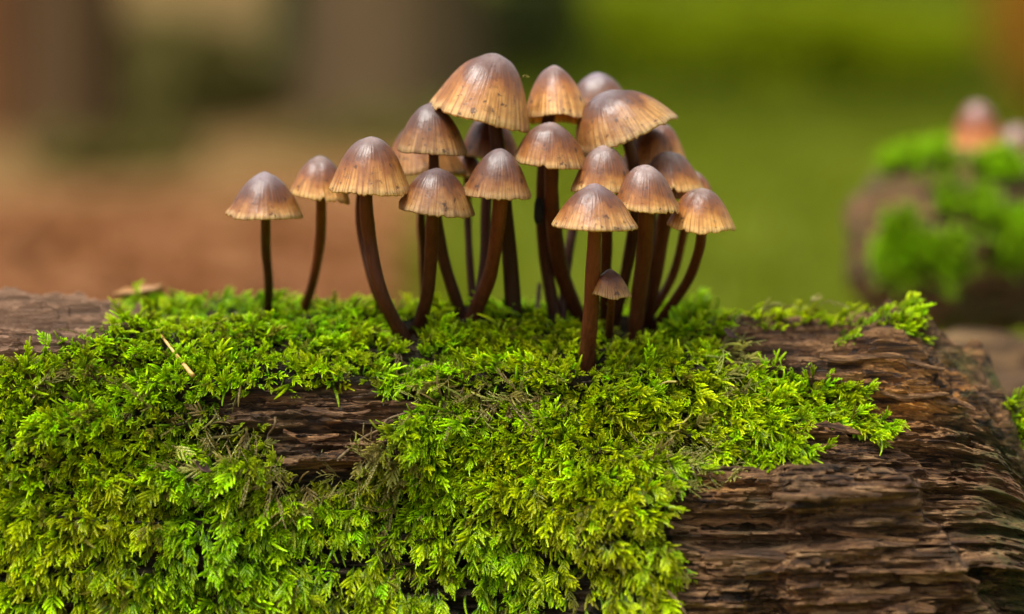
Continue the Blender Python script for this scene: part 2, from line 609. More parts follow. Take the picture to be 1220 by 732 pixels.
    zl = np.interp(X, [0.7, 0.86, 1.06, 1.12, 1.2], [-0.235, -0.245, -0.255, -0.30, -0.42]) + 0.5 * wob
    led = sstep(0.0, 0.03, zl - Zb) * sstep(0.72, 0.8, X) * (Yb < 0.3) * sstep(-1.6, -1.2, Zb)
    d = d + 0.07 * led
    # lower second slab near the bottom of the front
    z3 = -0.60 - 0.02 * np.sin(X * 3) + 0.015 * noise(X * 5, 0 * X, 5.0)
    s3 = sstep(0.0, 0.025, z3 - Zb) * sstep(0.1, 0.3, X) * sstep(1.45, 1.2, X + 0.3 * wob) * (Yb < 0.3) * sstep(-1.2, -0.9, Zb)
    d = d + 0.05 * s3 - 0.035 * np.exp(-((Zb - z3) / 0.018) ** 2) * sstep(0.2, 0.5, X) * (Yb < 0.3)
    # hollow between slab and end
    d = d - 0.10 * np.exp(-((X - 1.27) / 0.12) ** 2 - ((Zb + 0.46) / 0.12) ** 2) * (Yb < 0.3)
    d = d + 0.05 * sstep(0.9, 1.15, X) * fbm(X * 4.5, A * 5.5, 21.0, 3) * (Yb < 0.5)
    # crest rises and falls along the log
    crest = np.interp(X, [-3, -1.6, -1.1, -0.9, -0.4, 0.2, 0.6, 0.9, 1.2, 2], [0.015, 0.01, -0.01, -0.035, -0.03, -0.03, -0.065, -0.06, -0.055, -0.055])
    crest = crest * sstep(-0.7, -0.05, Zb) * 1.0
    cy, cz = 0.42, -1.1
    ky = cy + (Yb + d * NY[None] - cy) * K
    kz = cz + (Zb + crest + d * NZ[None] - cz) * K
    # axis sways a little
    sway = 0.03 * np.sin(X * 1.7 + 0.5)
    ky = ky + sway
    X = X + (1 - K) * 0.05 * fbm(ky * 9, kz * 9, 1.0, 3)
    V = np.stack([X, ky, kz], -1)
    n_tot = nx + nend
    F = grid_faces(n_tot, ns, wrap=True)
    px, py = project(V.reshape(-1, 3))
    # colour regions of the wood, and the dark layer under the moss
    xf = X.ravel()
    amber = np.exp(-((px - 1100) / 95) ** 2 - ((py - 462) / 50) ** 2) * 1.6
    amber += 0.6 * np.exp(-((px - 1010) / 60) ** 2 - ((py - 500) / 25) ** 2)
    amber += 0.5 * np.exp(-((px - 860) / 50) ** 2 - ((py - 580) / 14) ** 2) + 0.35 * np.exp(-((px - 400) / 20) ** 2 - ((py - 505) / 12) ** 2)
    amber = np.clip(amber * (0.6 + 0.8 * noise(xf * 7, V[..., 2].ravel() * 9, 2.0)), 0, 1)
    pale = sstep(-1.0, -1.25, xf) * sstep(-0.30, -0.18, V[..., 2].ravel())
    algae = np.clip(sstep(1.2, 1.38, xf) * 0.8 + 0.25 * sstep(0.2, 0.6, noise(xf * 2, V[..., 2].ravel() * 5, 6.0)), 0, 1)
    humus_shade = (inpoly(px, py, MOSS_POLY) & ~inpoly(px, py, BARE_POLY)).astype(float) * (1 - pale)  # humus under the moss, blackened further to paint shade into its gaps
    root = empty('fallen_log', (0.2, 0.42, GZ))
    me = new_mesh('trunk_wood', V.reshape(-1, 3) - np.array((0.2, 0.42, GZ)), F, M_WOOD, False, {'amber': amber, 'pale': pale, 'algae': algae, 'humus_shade': humus_shade})
    # close the left end
    bm = bmesh.new()
    bm.from_mesh(me)
    bm.verts.ensure_lookup_table()
    bm.faces.new([bm.verts[j] for j in range(ns)])
    bmesh.ops.recalc_face_normals(bm, faces=bm.faces)
    bm.to_mesh(me)
    bm.free()
    link('trunk_wood', me, root)
    tag(root, 'rotting dark brown fallen log with splintered wood, carrying moss and the mushroom cluster', 'log')
    bvh = BVHTree.FromPolygons(V.reshape(-1, 3).tolist(), F.tolist())
    return root, V, bvh


LOG, LOGV, LOGBVH = build_log()


def on_log(px, py):
    """where the ray through a pixel meets the log"""
    d = (at(px, py, 10) - Vector(CAMP)).normalized()
    hit = LOGBVH.ray_cast(Vector(CAMP), d)
    if hit[0] is None:
        hit = LOGBVH.find_nearest(at(px, py, 0.3))
    return hit[0], hit[1]


# loose slivers of wood still attached to the log
def splinter(px, py, length, thick, ang, seed):
    p, n = on_log(px, py)
    r = random.Random(seed)
    nseg, nr = 12, 7
    V, F = [], []
    for i in range(nseg + 1):
        t = i / nseg
        w = thick * (0.35 + 0.65 * math.sin(math.pi * min(1, 0.12 + t * 0.9))) * (1 + 0.25 * r.uniform(-1, 1))
        for j in range(nr):
            a = 2 * math.pi * j / nr
            V.append(((t - 0.5) * length, w * 0.55 * math.cos(a) * (1 + 0.25 * r.uniform(-1, 1)), w * math.sin(a) * (1 + 0.25 * r.uniform(-1, 1)) + 0.01 * math.sin(t * 5 + seed)))
    F = grid_faces(nseg + 1, nr, True).tolist()
    F += [list(range(nr)), list(range(nseg * nr, nseg * nr + nr))]
    me = new_mesh('splinter', V, F, M_WOOD, False, {'amber': [0.3 * r.random()] * len(V), 'pale': [0.15] * len(V), 'algae': [0.0] * len(V), 'humus_shade': [0.0] * len(V)})
    o = link('splinter', me, LOG)
    nn = n if n.y < 0 else -n
    o.location = p + nn * thick * 0.25 - Vector((0.2, 0.42, GZ))
    o.rotation_euler = (0, ang, r.uniform(-0.06, 0.06))


for k, (px, py, ln, th, an) in enumerate([(905, 566, 0.36, 0.016, 0.02), (985, 590, 0.30, 0.014, 0.04), (870, 622, 0.28, 0.017, 0.0), (930, 668, 0.42, 0.018, 0.05),
                                          (1040, 640, 0.26, 0.015, 0.08), (1010, 700, 0.34, 0.018, 0.03), (1085, 470, 0.22, 0.012, 0.10), (1030, 425, 0.26, 0.012, 0.06),
                                          (1130, 480, 0.16, 0.013, 0.2), (990, 512, 0.2, 0.012, 0.05), (1090, 432, 0.18, 0.011, 0.12), (400, 490, 0.2, 0.011, -0.02),
                                          (370, 520, 0.16, 0.010, 0.08), (880, 404, 0.2, 0.010, 0.03), (1120, 690, 0.22, 0.016, 0.12)]):
    splinter(px, py, ln, th, an, k + 3)

# ------------------------------------------------------------------ moss shoots
def add_leaf(V, F, Aa, p, d, nrm, l, w, al):
    side = np.cross(d, nrm)
    side /= np.linalg.norm(side) + 1e-9
    b = len(V)
    V += [p, p + d * l * 0.42 + side * w + nrm * w * 0.45, p + d * l * 0.45 - nrm * w * 0.15, p + d * l * 0.42 - side * w + nrm * w * 0.45, p + d * l + nrm * l * 0.14]
    Aa += [al * 0.8, al, al, al, min(1, al + 0.12)]
    F += [(b, b + 1, b + 2), (b, b + 2, b + 3), (b + 1, b + 4, b + 2), (b + 2, b + 4, b + 3)]


def shoot_axis(V, F, Aa, p0, d0, bend, L, n, ll, lw, spread, a0, a1, r):
    """a stem with overlapping pointed leaves; returns points along it"""
    p = np.array(p0, float)
    d = np.array(d0, float)
    d /= np.linalg.norm(d)
    pts = []
    ga = 2.39996
    for k in range(n):
        t = k / (n - 1)
        d = d + np.array(bend) / n
        d /= np.linalg.norm(d)
        p = p + d * (L / n)
        pts.append((p.copy(), d.copy()))
        ref = np.array((0.3, 0.9, 0.2)) if abs(d[1]) < 0.8 else np.array((1.0, 0, 0))
        e1 = np.cross(d, ref)
        e1 /= np.linalg.norm(e1)
        e2 = np.cross(d, e1)
        a = k * ga + r.uniform(-0.3, 0.3)
        rad = e1 * math.cos(a) + e2 * math.sin(a)
        sp = spread * (1.0 - 0.55 * t) * r.uniform(0.75, 1.25)
        ld = d * math.cos(sp) + rad * math.sin(sp)
        nr = rad * math.cos(sp) - d * math.sin(sp)
        sz = (0.75 + 0.45 * math.sin(math.pi * min(1, t * 0.8 + 0.15))) * (1 - 0.35 * t ** 4)
        add_leaf(V, F, Aa, p, ld, -nr, ll * sz, lw * sz, a0 + (a1 - a0) * t)
    # thin core so that light does not shine straight through
    b = len(V)
    for k in range(0, n, 4):
        q, dd = pts[k]
        w = 0.0022
        for a in (0, 2.1, 4.2):
            V.append(q + np.array((math.cos(a) * w, 0, math.sin(a) * w)))
            Aa.append(0.25)
    m = len(range(0, n, 4))
    for k in range(m - 1):
        for j in range(3):
            F.append((b + k * 3 + j, b + k * 3 + (j + 1) % 3, b + k * 3 + 3 + (j + 1) % 3, b + k * 3 + 3 + j))
    return pts


def moss_proto(seed, kind, mat):
    """a shoot that grows along +Z from the origin, about 0.12 long"""
    r = random.Random(seed)
    V, F, Aa = [], [], []
    if kind == 'plain':
        shoot_axis(V, F, Aa, (0, 0, 0), (0, 0, 1), (r.uniform(-1.2, 1.2), 0.8, 0), 0.105, 110, 0.0125, 0.0052, 0.66, 0.0, 1.0, r)
    elif kind == 'feather':
        pts = shoot_axis(V, F, Aa, (0, 0, 0), (0, 0, 1), (r.uniform(-.5, .5), 0.7, 0), 0.13, 88, 0.0112, 0.0046, 0.66, 0.0, 1.0, r)
        for k in range(9):
            i = 10 + k * 7
            p, d = pts[i]
            s = 1 if k % 2 else -1
            bd = d * 0.8 + np.array((s * r.uniform(0.4, 0.9), r.uniform(-0.9, 0.5), 0))
            bl = 0.06 * (1 - k / 11) * r.uniform(0.7, 1.15)
            shoot_axis(V, F, Aa, p, bd, (0, 0.3, 0.4), bl, int(14 + bl * 560), 0.0105, 0.0044, 0.66, 0.25 + 0.04 * k, 1.0, r)
    elif kind == 'bud':
        for k in range(3):
            shoot_axis(V, F, Aa, (0, 0, 0), (r.uniform(-.5, .5), r.uniform(-.3, .3), 1), (r.uniform(-.4, .4), 0.3, 0), r.uniform(0.05, 0.085), 60, 0.0122, 0.0052, 0.8, 0.05, 1.0, r)
    elif kind == 'wisp':
        pts = shoot_axis(V, F, Aa, (0, 0, 0), (0, 0, 1), (r.uniform(-1.3, 1.3), 0.9, 0), 0.19, 50, 0.011, 0.0028, 0.5, 0.0, 0.9, r)
        for k in range(4):
            p, d = pts[10 + k * 9]
            shoot_axis(V, F, Aa, p, d + np.array((random.Random(seed + k).choice((-1, 1)) * 0.9, 0.1, 0)), (0.3, 0.4, 0), 0.05, 16, 0.010, 0.0026, 0.5, 0.2, 0.9, r)
    me = new_mesh('moss_shoot', [tuple(v) for v in V], F, mat, True, {'along': Aa})
    return link('moss_shoot', me, link_it=False)


def scatter(name, pts, rots, scales, idx, extra, protos, label, cat):
    """one object of stuff: prototypes instanced on points"""
    me = bpy.data.meshes.new(name)
    me.from_pydata([tuple(p) for p in pts], [], [])
    a = me.attributes.new('rot', 'FLOAT_VECTOR', 'POINT')
    a.data.foreach_set('vector', np.asarray(rots, np.float32).ravel())
    a = me.attributes.new('scl', 'FLOAT', 'POINT')
    a.data.foreach_set('value', np.asarray(scales, np.float32))
    a = me.attributes.new('idx', 'INT', 'POINT')
    a.data.foreach_set('value', np.asarray(idx, np.int32))
    for k, v in extra.items():
        a = me.attributes.new(k, 'FLOAT', 'POINT')
        a.data.foreach_set('value', np.asarray(v, np.float32))
    o = link(name, me)
    g = bpy.data.node_groups.new(name, 'GeometryNodeTree')
    g.interface.new_socket('Geometry', in_out='INPUT', socket_type='NodeSocketGeometry')
    g.interface.new_socket('Geometry', in_out='OUTPUT', socket_type='NodeSocketGeometry')
    gi, go = g.nodes.new('NodeGroupInput'), g.nodes.new('NodeGroupOutput')
    m2p = g.nodes.new('GeometryNodeMeshToPoints')
    inst = g.nodes.new('GeometryNodeInstanceOnPoints')
    jn = g.nodes.new('GeometryNodeJoinGeometry')
    for p in protos:
        oi = g.nodes.new('GeometryNodeObjectInfo')
        oi.inputs['Object'].default_value = p
        oi.inputs['As Instance'].default_value = True
        g.links.new(oi.outputs['Geometry'], jn.inputs[0])

    def na(nm, typ):
        n = g.nodes.new('GeometryNodeInputNamedAttribute')
        n.data_type = typ
        n.inputs['Name'].default_value = nm
        return [s for s in n.outputs if s.enabled and s.name == 'Attribute'][0]
    g.links.new(gi.outputs[0], m2p.inputs['Mesh'])
    g.links.new(m2p.outputs[0], inst.inputs['Points'])
    g.links.new(jn.outputs[0], inst.inputs['Instance'])
    inst.inputs['Pick Instance'].default_value = True
    g.links.new(na('idx', 'INT'), inst.inputs['Instance Index'])
    g.links.new(na('rot', 'FLOAT_VECTOR'), inst.inputs['Rotation'])
    g.links.new(na('scl', 'FLOAT'), inst.inputs['Scale'])
    g.links.new(inst.outputs[0], go.inputs[0])
    md = o.modifiers.new('scatter', 'NODES')
    md.node_group = g
    tag(o, label, cat, kind='stuff')
    return o


def orient(dirs, normals, roll):
    """Euler angles whose Z is dirs and whose Y leans towards the surface (so shoots droop)"""
    Z = dirs / np.linalg.norm(dirs, axis=1, keepdims=True)
    X = np.cross(-normals, Z)
    X /= np.linalg.norm(X, axis=1, keepdims=True) + 1e-9
    Y = np.cross(Z, X)
    c, s = np.cos(roll)[:, None], np.sin(roll)[:, None]
    X, Y = X * c + Y * s, Y * c - X * s
    out = np.empty((len(Z), 3))
    for i in range(len(Z)):
        out[i] = Matrix((X[i], Y[i], Z[i])).transposed().to_euler()
    return out


def sample_log(n):
    V = LOGV
    a, b, c = V[:-1, :-1], V[1:, :-1], V[:-1, 1:]
    cr = np.cross(b - a, c - a)
    area = np.linalg.norm(cr, axis=-1)
    nz = -cr / (area[..., None] + 1e-12)
    cen = np.array((0.2, 0.42, -1.1))
    mid = (a + b + c) / 3
    flip = np.sum(nz * (mid - cen) * np.array((0.0, 1, 1)), -1) < 0
    nz[flip] *= -1
    ok = (mid[..., 1] < 0.75) & (mid[..., 2] > -1.05) & (mid[..., 0] > -1.75)
    w = (area * ok).ravel()
    i = rng.choice(len(w), n, p=w / w.sum())
    r1, r2 = rng.random((n, 1)), rng.random((n, 1))
    A, B, Cc = (q.reshape(-1, 3)[i] for q in (a, b, c))
    return A + (B - A) * r1 + (Cc - A) * r2, nz.reshape(-1, 3)[i]


def smooth_normal(P):
    """normal of the unbroken log, from its profile"""
    Q, cum = closed_spline(PROFILE, 0)
    Q = Q[:-1]
    d2 = (P[:, 1:2] - Q[None, :, 0]) ** 2 + (P[:, 2:3] - Q[None, :, 1]) ** 2
    i = d2.argmin(1)
    T = np.roll(Q, -6, 0) - np.roll(Q, 6, 0)
    N = np.stack([T[:, 1], -T[:, 0]], -1)
    N /= np.linalg.norm(N, axis=1, keepdims=True)
    n = N[i]
    out = np.stack([np.zeros(len(P)), n[:, 0], n[:, 1]], -1)
    s = np.sign(np.sum(out * (P - np.array((0, 0.42, -1.1))) * np.array((0, 1, 1)), 1))
    return out * s[:, None]


def moss():
    protos = [moss_proto(1, 'plain', M_MOSS), moss_proto(2, 'plain', M_MOSS), moss_proto(3, 'feather', M_MOSS), moss_proto(4, 'feather', M_MOSS),
              moss_proto(5, 'bud', M_MOSS), moss_proto(6, 'bud', M_MOSS), moss_proto(8, 'feather', M_MOSS)]
    P, N = sample_log(150000)
    SN = smooth_normal(P)
    px, py = project(P)
    jx = px + 13 * fbm(P[:, 0] * 9, P[:, 2] * 9, P[:, 1] * 9, 3)
    jy = py + 11 * fbm(P[:, 0] * 9 + 40, P[:, 2] * 9, P[:, 1] * 9, 3)
    back = P[:, 1] > 0.42
    m = inpoly(jx, jy, MOSS_POLY) & ~inpoly(jx, jy, BARE_POLY)
    m = np.where(back, (px > 150) & (px < 850), m)
    thin = inpoly(jx, jy, TOP_POLY) & ~back
    thin |= inpoly(jx, jy, END_POLY)
    # dry, brown-olive zones
    def blob(cx, cy, rx, ry):
        return np.exp(-((px - cx) / rx) ** 2 - ((py - cy) / ry) ** 2)
    dry = 0.95 * blob(280, 520, 55, 38) + 0.95 * blob(440, 535, 45, 40) + 0.9 * blob(560, 476, 95, 16) + 0.8 * blob(815, 540, 48, 24) + 0.6 * blob(868, 445, 24, 34) \
        + 0.75 * blob(360, 575, 60, 22) + 0.6 * blob(190, 500, 70, 18) + 0.4 * blob(470, 620, 25, 50) + 0.5 * blob(95, 455, 30, 20) + 0.3 * blob(640, 400, 80, 14)
    dry = np.clip(dry + 0.28 * fbm(P[:, 0] * 5, P[:, 2] * 7, P[:, 1] * 5, 3) - 0.2, 0, 1)
    keep = m & (rng.random(len(P)) < 0.50) & ~(rng.random(len(P)) < 0.72 * dry)
    low = sstep(560, 700, py)
    hole = fbm(P[:, 0] * 8 + 5, P[:, 2] * 6, P[:, 1] * 6, 2)
    keep &= ~((rng.random(len(P)) < 0.35 * low) | ((hole > 0.35) & (rng.random(len(P)) < 0.4 + 0.5 * low)))
    # small gaps between clumps
    clump = fbm(P[:, 0] * 13, P[:, 2] * 13, P[:, 1] * 13, 2)
    keep &= (clump > -0.75) | (rng.random(len(P)) < 0.3)
    keep |= thin & (rng.random(len(P)) < 0.6)
    # trodden aside where stems come up
    for bx, by in STEM_BASES:
        near = ((px - bx) / 17) ** 2 + ((py - by - 5) / 13) ** 2
        keep &= ~((near < 1) & (rng.random(len(P)) < 0.93) & (P[:, 1] < 0.42))
    i = np.where(keep)[0]
    P, N, SN, px, py, dry, clump, thin = P[i], N[i], SN[i], px[i], py[i], dry[i], clump[i], thin[i]
    n = len(P)
    down = np.array((0, 0, -1.0)) - SN * (-SN[:, 2:3])
    down /= np.linalg.norm(down, axis=1, keepdims=True) + 1e-6
    steep = sstep(0.75, 0.1, SN[:, 2])[:, None]
    flow = np.stack([1.1 * noise(P[:, 0] * 2.6, P[:, 2] * 2.6 + 9, 3.0), 0 * px, 0.5 * noise(P[:, 0] * 3, P[:, 2] * 3, 8.0)], -1)
    side = np.where(px > 820, 0.9, np.where(px < 300, -0.25, 0.0))[:, None] * np.array((1.0, 0, 0))
    rnd = rng.normal(0, 0.5, (n, 3))
    D = SN * (0.80 + 0.05 * steep) + down * (0.20 + 0.65 * steep + 0.5 * sstep(560, 700, py)[:, None]) + flow * 0.6 + side * 0.7 + rnd + np.array((0, 0, 0.15)) * (1 - steep)
    # keep shoots out of the wood
    dn = np.sum(D * SN, 1, keepdims=True)
    D = D + SN * np.clip(0.3 - dn, 0, None)
    size = 0.22 + 0.24 * rng.random(n) + 0.13 * sstep(430, 640, py) + 0.12 * clump + 0.35 * (rng.random(n) < 0.05)
    size = size * np.where(px > 820, 1.1, 1.0)
    size = np.where(thin, size * 0.85, size)
    size = np.clip(size, 0.2, 1.1)
    cush = sstep(-0.6, 0.7, fbm(P[:, 0] * 6.5, P[:, 2] * 8, P[:, 1] * 6.5, 2))
    lift = (rng.random(n) * 0.025 + 0.065 * cush * sstep(395, 520, py))[:, None] * np.where(thin, 0.1, 1.0)[:, None]
    idx = np.where(py > 520, rng.choice([0, 1, 0, 1, 4, 3, 6, 2, 5], n), rng.choice([0, 1, 0, 2, 4, 5, 4, 5, 6], n))
    tint = np.clip(0.56 + 0.38 * fbm(P[:, 0] * 3.5, P[:, 2] * 4.5, P[:, 1] * 3, 2) + rng.normal(0, 0.2, n), 0, 1)
    dr = np.clip(dry * 0.8 + (rng.random(n) < 0.07) * 0.7, 0, 1)
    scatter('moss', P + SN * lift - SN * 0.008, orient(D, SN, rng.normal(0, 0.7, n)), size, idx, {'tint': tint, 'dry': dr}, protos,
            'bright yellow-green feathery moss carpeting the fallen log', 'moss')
    print('moss shoots', n)

    # withered moss
    protos = [moss_proto(21, 'wisp', M_DEAD), moss_proto(22, 'wisp', M_DEAD), moss_proto(23, 'feather', M_DEAD), moss_proto(24, 'plain', M_DEAD)]
    P, N = sample_log(60000)
    SN = smooth_normal(P)
    px, py = project(P)
    def blob(cx, cy, rx, ry):
        return np.exp(-((px - cx) / rx) ** 2 - ((py - cy) / ry) ** 2)
    d = 0.9 * blob(285, 525, 50, 30) + 1.0 * blob(435, 530, 40, 36) + 0.9 * blob(555, 476, 90, 14) + 1.1 * blob(815, 545, 42, 22) + 0.7 * blob(868, 445, 18, 34) \
        + 0.8 * blob(370, 572, 55, 18) + 0.4 * blob(190, 495, 60, 16) + 0.25 * blob(470, 620, 25, 50) + 0.3 * blob(95, 455, 30, 20) + 0.3 * blob(930, 384, 60, 5)
    keep = (P[:, 1] < 0.42) & (rng.random(len(P)) < 0.5 * d) & ~inpoly(px, py, BARE_POLY)
    i = np.where(keep)[0]
    P, SN, px, py = P[i], SN[i], px[i], py[i]
    n = len(P)
    down = np.array((0, 0, -1.0)) + SN * SN[:, 2:3]
    down /= np.linalg.norm(down, axis=1, keepdims=True) + 1e-6
    D = SN * 0.4 + down * 0.45 + np.where(px > 700, 0.5, -0.3)[:, None] * np.array((1.0, 0, 0)) + rng.normal(0, 0.55, (n, 3))
    dn = np.sum(D * SN, 1, keepdims=True)
    D = D + SN * np.clip(0.15 - dn, 0, None)
    greyish = np.exp(-((px - 815) / 60) ** 2)
    scatter('withered_moss', P + SN * (0.05 * rng.random((n, 1))), orient(D, SN, rng.normal(0, 0.6, n)), 0.35 + 0.45 * rng.random(n), rng.integers(0, 4, n),
            {'tint': rng.random(n), 'dry': np.clip(rng.random(n) * 1.2 - 0.7 * greyish, 0, 1)}, protos,
            'withered olive-brown moss strands tangled along the bare wood of the log', 'moss')
    print('withered', n)


moss()

# ------------------------------------------------------------------ mushrooms
def cap_mesh(w, h, seed, bell, flare, skew, wave=0.02, scallop=0.02):
    """outer skin, margin and inside of a cap; rim in the plane z=0, apex up; w = rim radius"""
    na, nr = 132, 26
    r = np.random.default_rng(seed)
    ang = np.linspace(0, 2 * np.pi, na, endpoint=False)
    t = np.linspace(0, 1, nr) ** 0.9
    T, Ag = np.meshgrid(t, ang, indexing='ij')
    rr = T
    bell = min(1.0, bell + 0.27)
    z = 1 - ((1 - bell) * T ** 1.4 + bell * T ** 2.7)
    # a small nipple on the apex
    z = z + (0.012 + 0.03 * ((seed * 0.37) % 1.0)) * np.exp(-(T / 0.2) ** 2)
    ca, sa = np.cos(Ag), np.sin(Ag)
    low = 1 + 0.05 * noise(ca * 1.1 + seed, sa * 1.1, 2.0) + 0.02 * noise(ca * 2.6 + seed, sa * 2.6, 5.0 + T)
    strip = 0.5 + 0.5 * np.cos(Ag * 46 + 2 * noise(ca * 3, sa * 3, seed * 1.0))
    rip = -0.012 * strip * sstep(0.4, 1, T)
    rad = (rr * low + rip * rr + flare * sstep(0.85, 1.0, T) * 0.06) * w
    edge = sstep(0.86, 1.0, T)
    zz = z * h + edge * w * (wave * 2.2 * noise(ca * 1.6 + 3, sa * 1.6, seed * 1.7) + scallop * noise(ca * 9, sa * 9, seed * 2.3) + scallop * 0.7 * noise(ca * 22, sa * 22, seed * 0.7))
    tear = np.clip(noise(ca * 5 + 7, sa * 5, seed * 3.1) - 0.55, 0, 1) * (seed % 3 != 0)
    zz = zz + edge * tear * 0.35 * w
    zz = zz + 0.035 * w * noise(ca * T * 2.2 + seed, sa * T * 2.2, 0.0) * (1 - edge) + 0.012 * w * noise(ca * T * 6 + seed, sa * T * 6, 3.0) * (1 - edge)
    X = rad * ca + skew * w * (zz / h)
    Y = rad * sa
    outer = np.stack([X, Y, zz], -1)
    # inside, a little thinner towards the margin
    th = 0.075 * w * (1 - 0.75 * T)
    inner = np.stack([rad * 0.985 * ca * (1 - 0.05 * T * (1 - edge)) + skew * w * (zz / h), rad * 0.985 * sa * (1 - 0.05 * T * (1 - edge)), zz - th - 0.02 * w], -1)
    V = np.concatenate([outer.reshape(-1, 3), inner[::-1].reshape(-1, 3)])
    F = grid_faces(2 * nr, na, True)
    A = np.concatenate([T.ravel(), np.maximum(T[::-1].ravel(), 0.35)])
    G = np.concatenate([Ag.ravel(), Ag[::-1].ravel()])
    me = new_mesh('cap', V, F, M_CAP, True, {'rad': A, 'ang': G})
    # profile of the inside for the gills
    prof = [(inner[i, :, 2].mean(), float(t[i])) for i in range(nr)]
    return me, prof


def gill_mesh(w, h, prof, skew, r0):
    V, F = [], []
    n = 34
    zs = [p[0] for p in prof]
    ts = [p[1] for p in prof]
    steps = np.linspace(0, 1, 6)
    for k in range(n):
        a = 2 * math.pi * k / n + 0.03 * math.sin(k * 5)
        start = r0 / w if k % 2 == 0 else 0.45
        b = len(V)
        for s_ in steps:
            t = start + (0.93 - start) * s_
            zt = float(np.interp(t, ts, zs))
            depth = 0.20 * w * math.sin(math.pi * min(1, 0.15 + 0.85 * s_)) ** 0.7 + 0.01
            for zv in (zt + 0.01 * w, max(zt - depth, 0.02 * h)):
                V.append((t * w * 0.95 * math.cos(a) + skew * w * (zv / h), t * w * 0.95 * math.sin(a), zv))
        for i in range(len(steps) - 1):
            F.append((b + 2 * i, b + 2 * i + 2, b + 2 * i + 3, b + 2 * i + 1))
    return new_mesh('gills', V, F, M_GILL, False)


def stem_mesh(pts, r_top, r_base, seed):
    """smooth tube through pts (top to bottom, local coordinates)"""
    P = np.array([tuple(p) for p in pts])
    k = len(P)
    n = 46
    tt = np.linspace(0, k - 1, n)
    out = []
    Pe = np.vstack([2 * P[0] - P[1], P, 2 * P[-1] - P[-2]])
    for t in tt:
        i = min(int(t), k - 2)
        f = t - i
        p0, p1, p2, p3 = Pe[i], Pe[i + 1], Pe[i + 2], Pe[i + 3]
        out.append(0.5 * ((2 * p1) + (-p0 + p2) * f + (2 * p0 - 5 * p1 + 4 * p2 - p3) * f * f + (-p0 + 3 * p1 - 3 * p2 + p3) * f ** 3))
    Q = np.array(out)
    T = np.gradient(Q, axis=0)
    T /= np.linalg.norm(T, axis=1, keepdims=True)
    nr = 18
    V, A = [], []
    for i in range(n):
        e1 = np.cross(T[i], (0, 1, 0))
        e1 /= np.linalg.norm(e1)
        e2 = np.cross(T[i], e1)
        f = i / (n - 1)
        rad = r_top + (r_base - r_top) * f ** 1.2
        rad *= 1 + 0.09 * float(noise(f * 6, seed, 1.0)) + 0.04 * float(noise(f * 17, seed, 4.0)) + 0.22 * max(0, f - 0.9) * 4
        for j in range(nr):
            a = 2 * math.pi * j / nr
            rj = rad * (1 + 0.05 * math.cos(2 * a + seed) + 0.035 * float(noise(math.cos(a) * 2 + seed, math.sin(a) * 2, f * 4)))
            V.append(Q[i] + e1 * math.cos(a) * rj + e2 * math.sin(a) * rj)
            A.append(1 - f)
    F = grid_faces(n, nr, True).tolist() + [list(range(nr)), list(range((n - 1) * nr, n * nr))]
    return new_mesh('stem', [tuple(v) for v in V], F, M_STEM, True, {'along': A})


GROUP = 'brown bell-capped mushrooms on the log'


def mushroom(label, apex, rl, rr, cap_y, stem, base_y, wt, wb, tint=(1, 1, 1), bell=0.5, flare=0.2, tilt=4, wave=0.02, scallop=0.02, seed=1, hit=True,
             group=GROUP, stint=None, bury=0.05):
    """apex, rim ends and stem points are where the photograph shows them; cap_y and base_y are depths"""
    mid = ((rl[0] + rr[0]) / 2, (rl[1] + rr[1]) / 2)
    pm = at(mid[0], mid[1], cap_y)
    pa = at(apex[0], apex[1], cap_y)
    pl, pr = at(rl[0], rl[1], cap_y), at(rr[0], rr[1], cap_y)
    w = (pr - pl).length / 2 * 1.06
    xax = (pr - pl).normalized()
    up = Vector((0, -1, 0)).cross(xax) * -1
    if up.z < 0:
        up = -up
    h = (pa - pm).dot(up)
    skew = (pa - pm).dot(xax) / w
    # base of the stem
    bp = stem[-1]
    if hit:
        hp, _ = on_log(*bp)
        base = Vector(hp)
    else:
        base = at(bp[0], bp[1], base_y)
    root = empty('mushroom', base)
    tag(root, label, 'mushroom', group)
    me, prof = cap_mesh(w, h, seed, bell, flare, skew, wave, scallop)
    cap = link('cap', me, root)
    zax = up.copy()
    yax = zax.cross(xax)
    rot = Matrix((xax, yax, zax)).transposed()
    rot = rot @ Matrix.Rotation(R(tilt), 3, 'X')
    # turn about the axis only where the cap is upright enough for it not to matter
    mw = rot.to_4x4()
    mw.translation = pm - base
    cap.matrix_local = mw
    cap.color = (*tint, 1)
    g = link('gills', gill_mesh(w, h, prof, skew, wt / FPX * 8.3 * 0.5), cap)
    # stem runs up inside the cap
    n = len(stem)
    inside = pm + (rot @ Vector((skew * w * 0.55, 0, h * 0.62)))
    pts = [inside - base]
    by = base.y
    for i, s in enumerate(stem):
        f = (i + 0.35) / (n - 1 + 0.35)
        y = cap_y + (by - cap_y) * (f ** 1.1)
        if i == n - 1:
            pts.append(Vector((0, 0, 0)))
        else:
            kk = random.Random(seed * 13 + i)
            pts.append(at(s[0] + kk.uniform(-1.5, 1.5), s[1], y + kk.uniform(-0.02, 0.02)) - base)
    d = (pts[-1] - pts[-2]).normalized()
    pts.append(pts[-1] + Vector((d.x * 0.4, d.y * 0.2, -1)).normalized() * bury)
    k = 3.0 / 1220
    st = link('stem', stem_mesh(pts, wt * k / 2, wb * k / 2, seed), root)
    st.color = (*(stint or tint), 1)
    return root


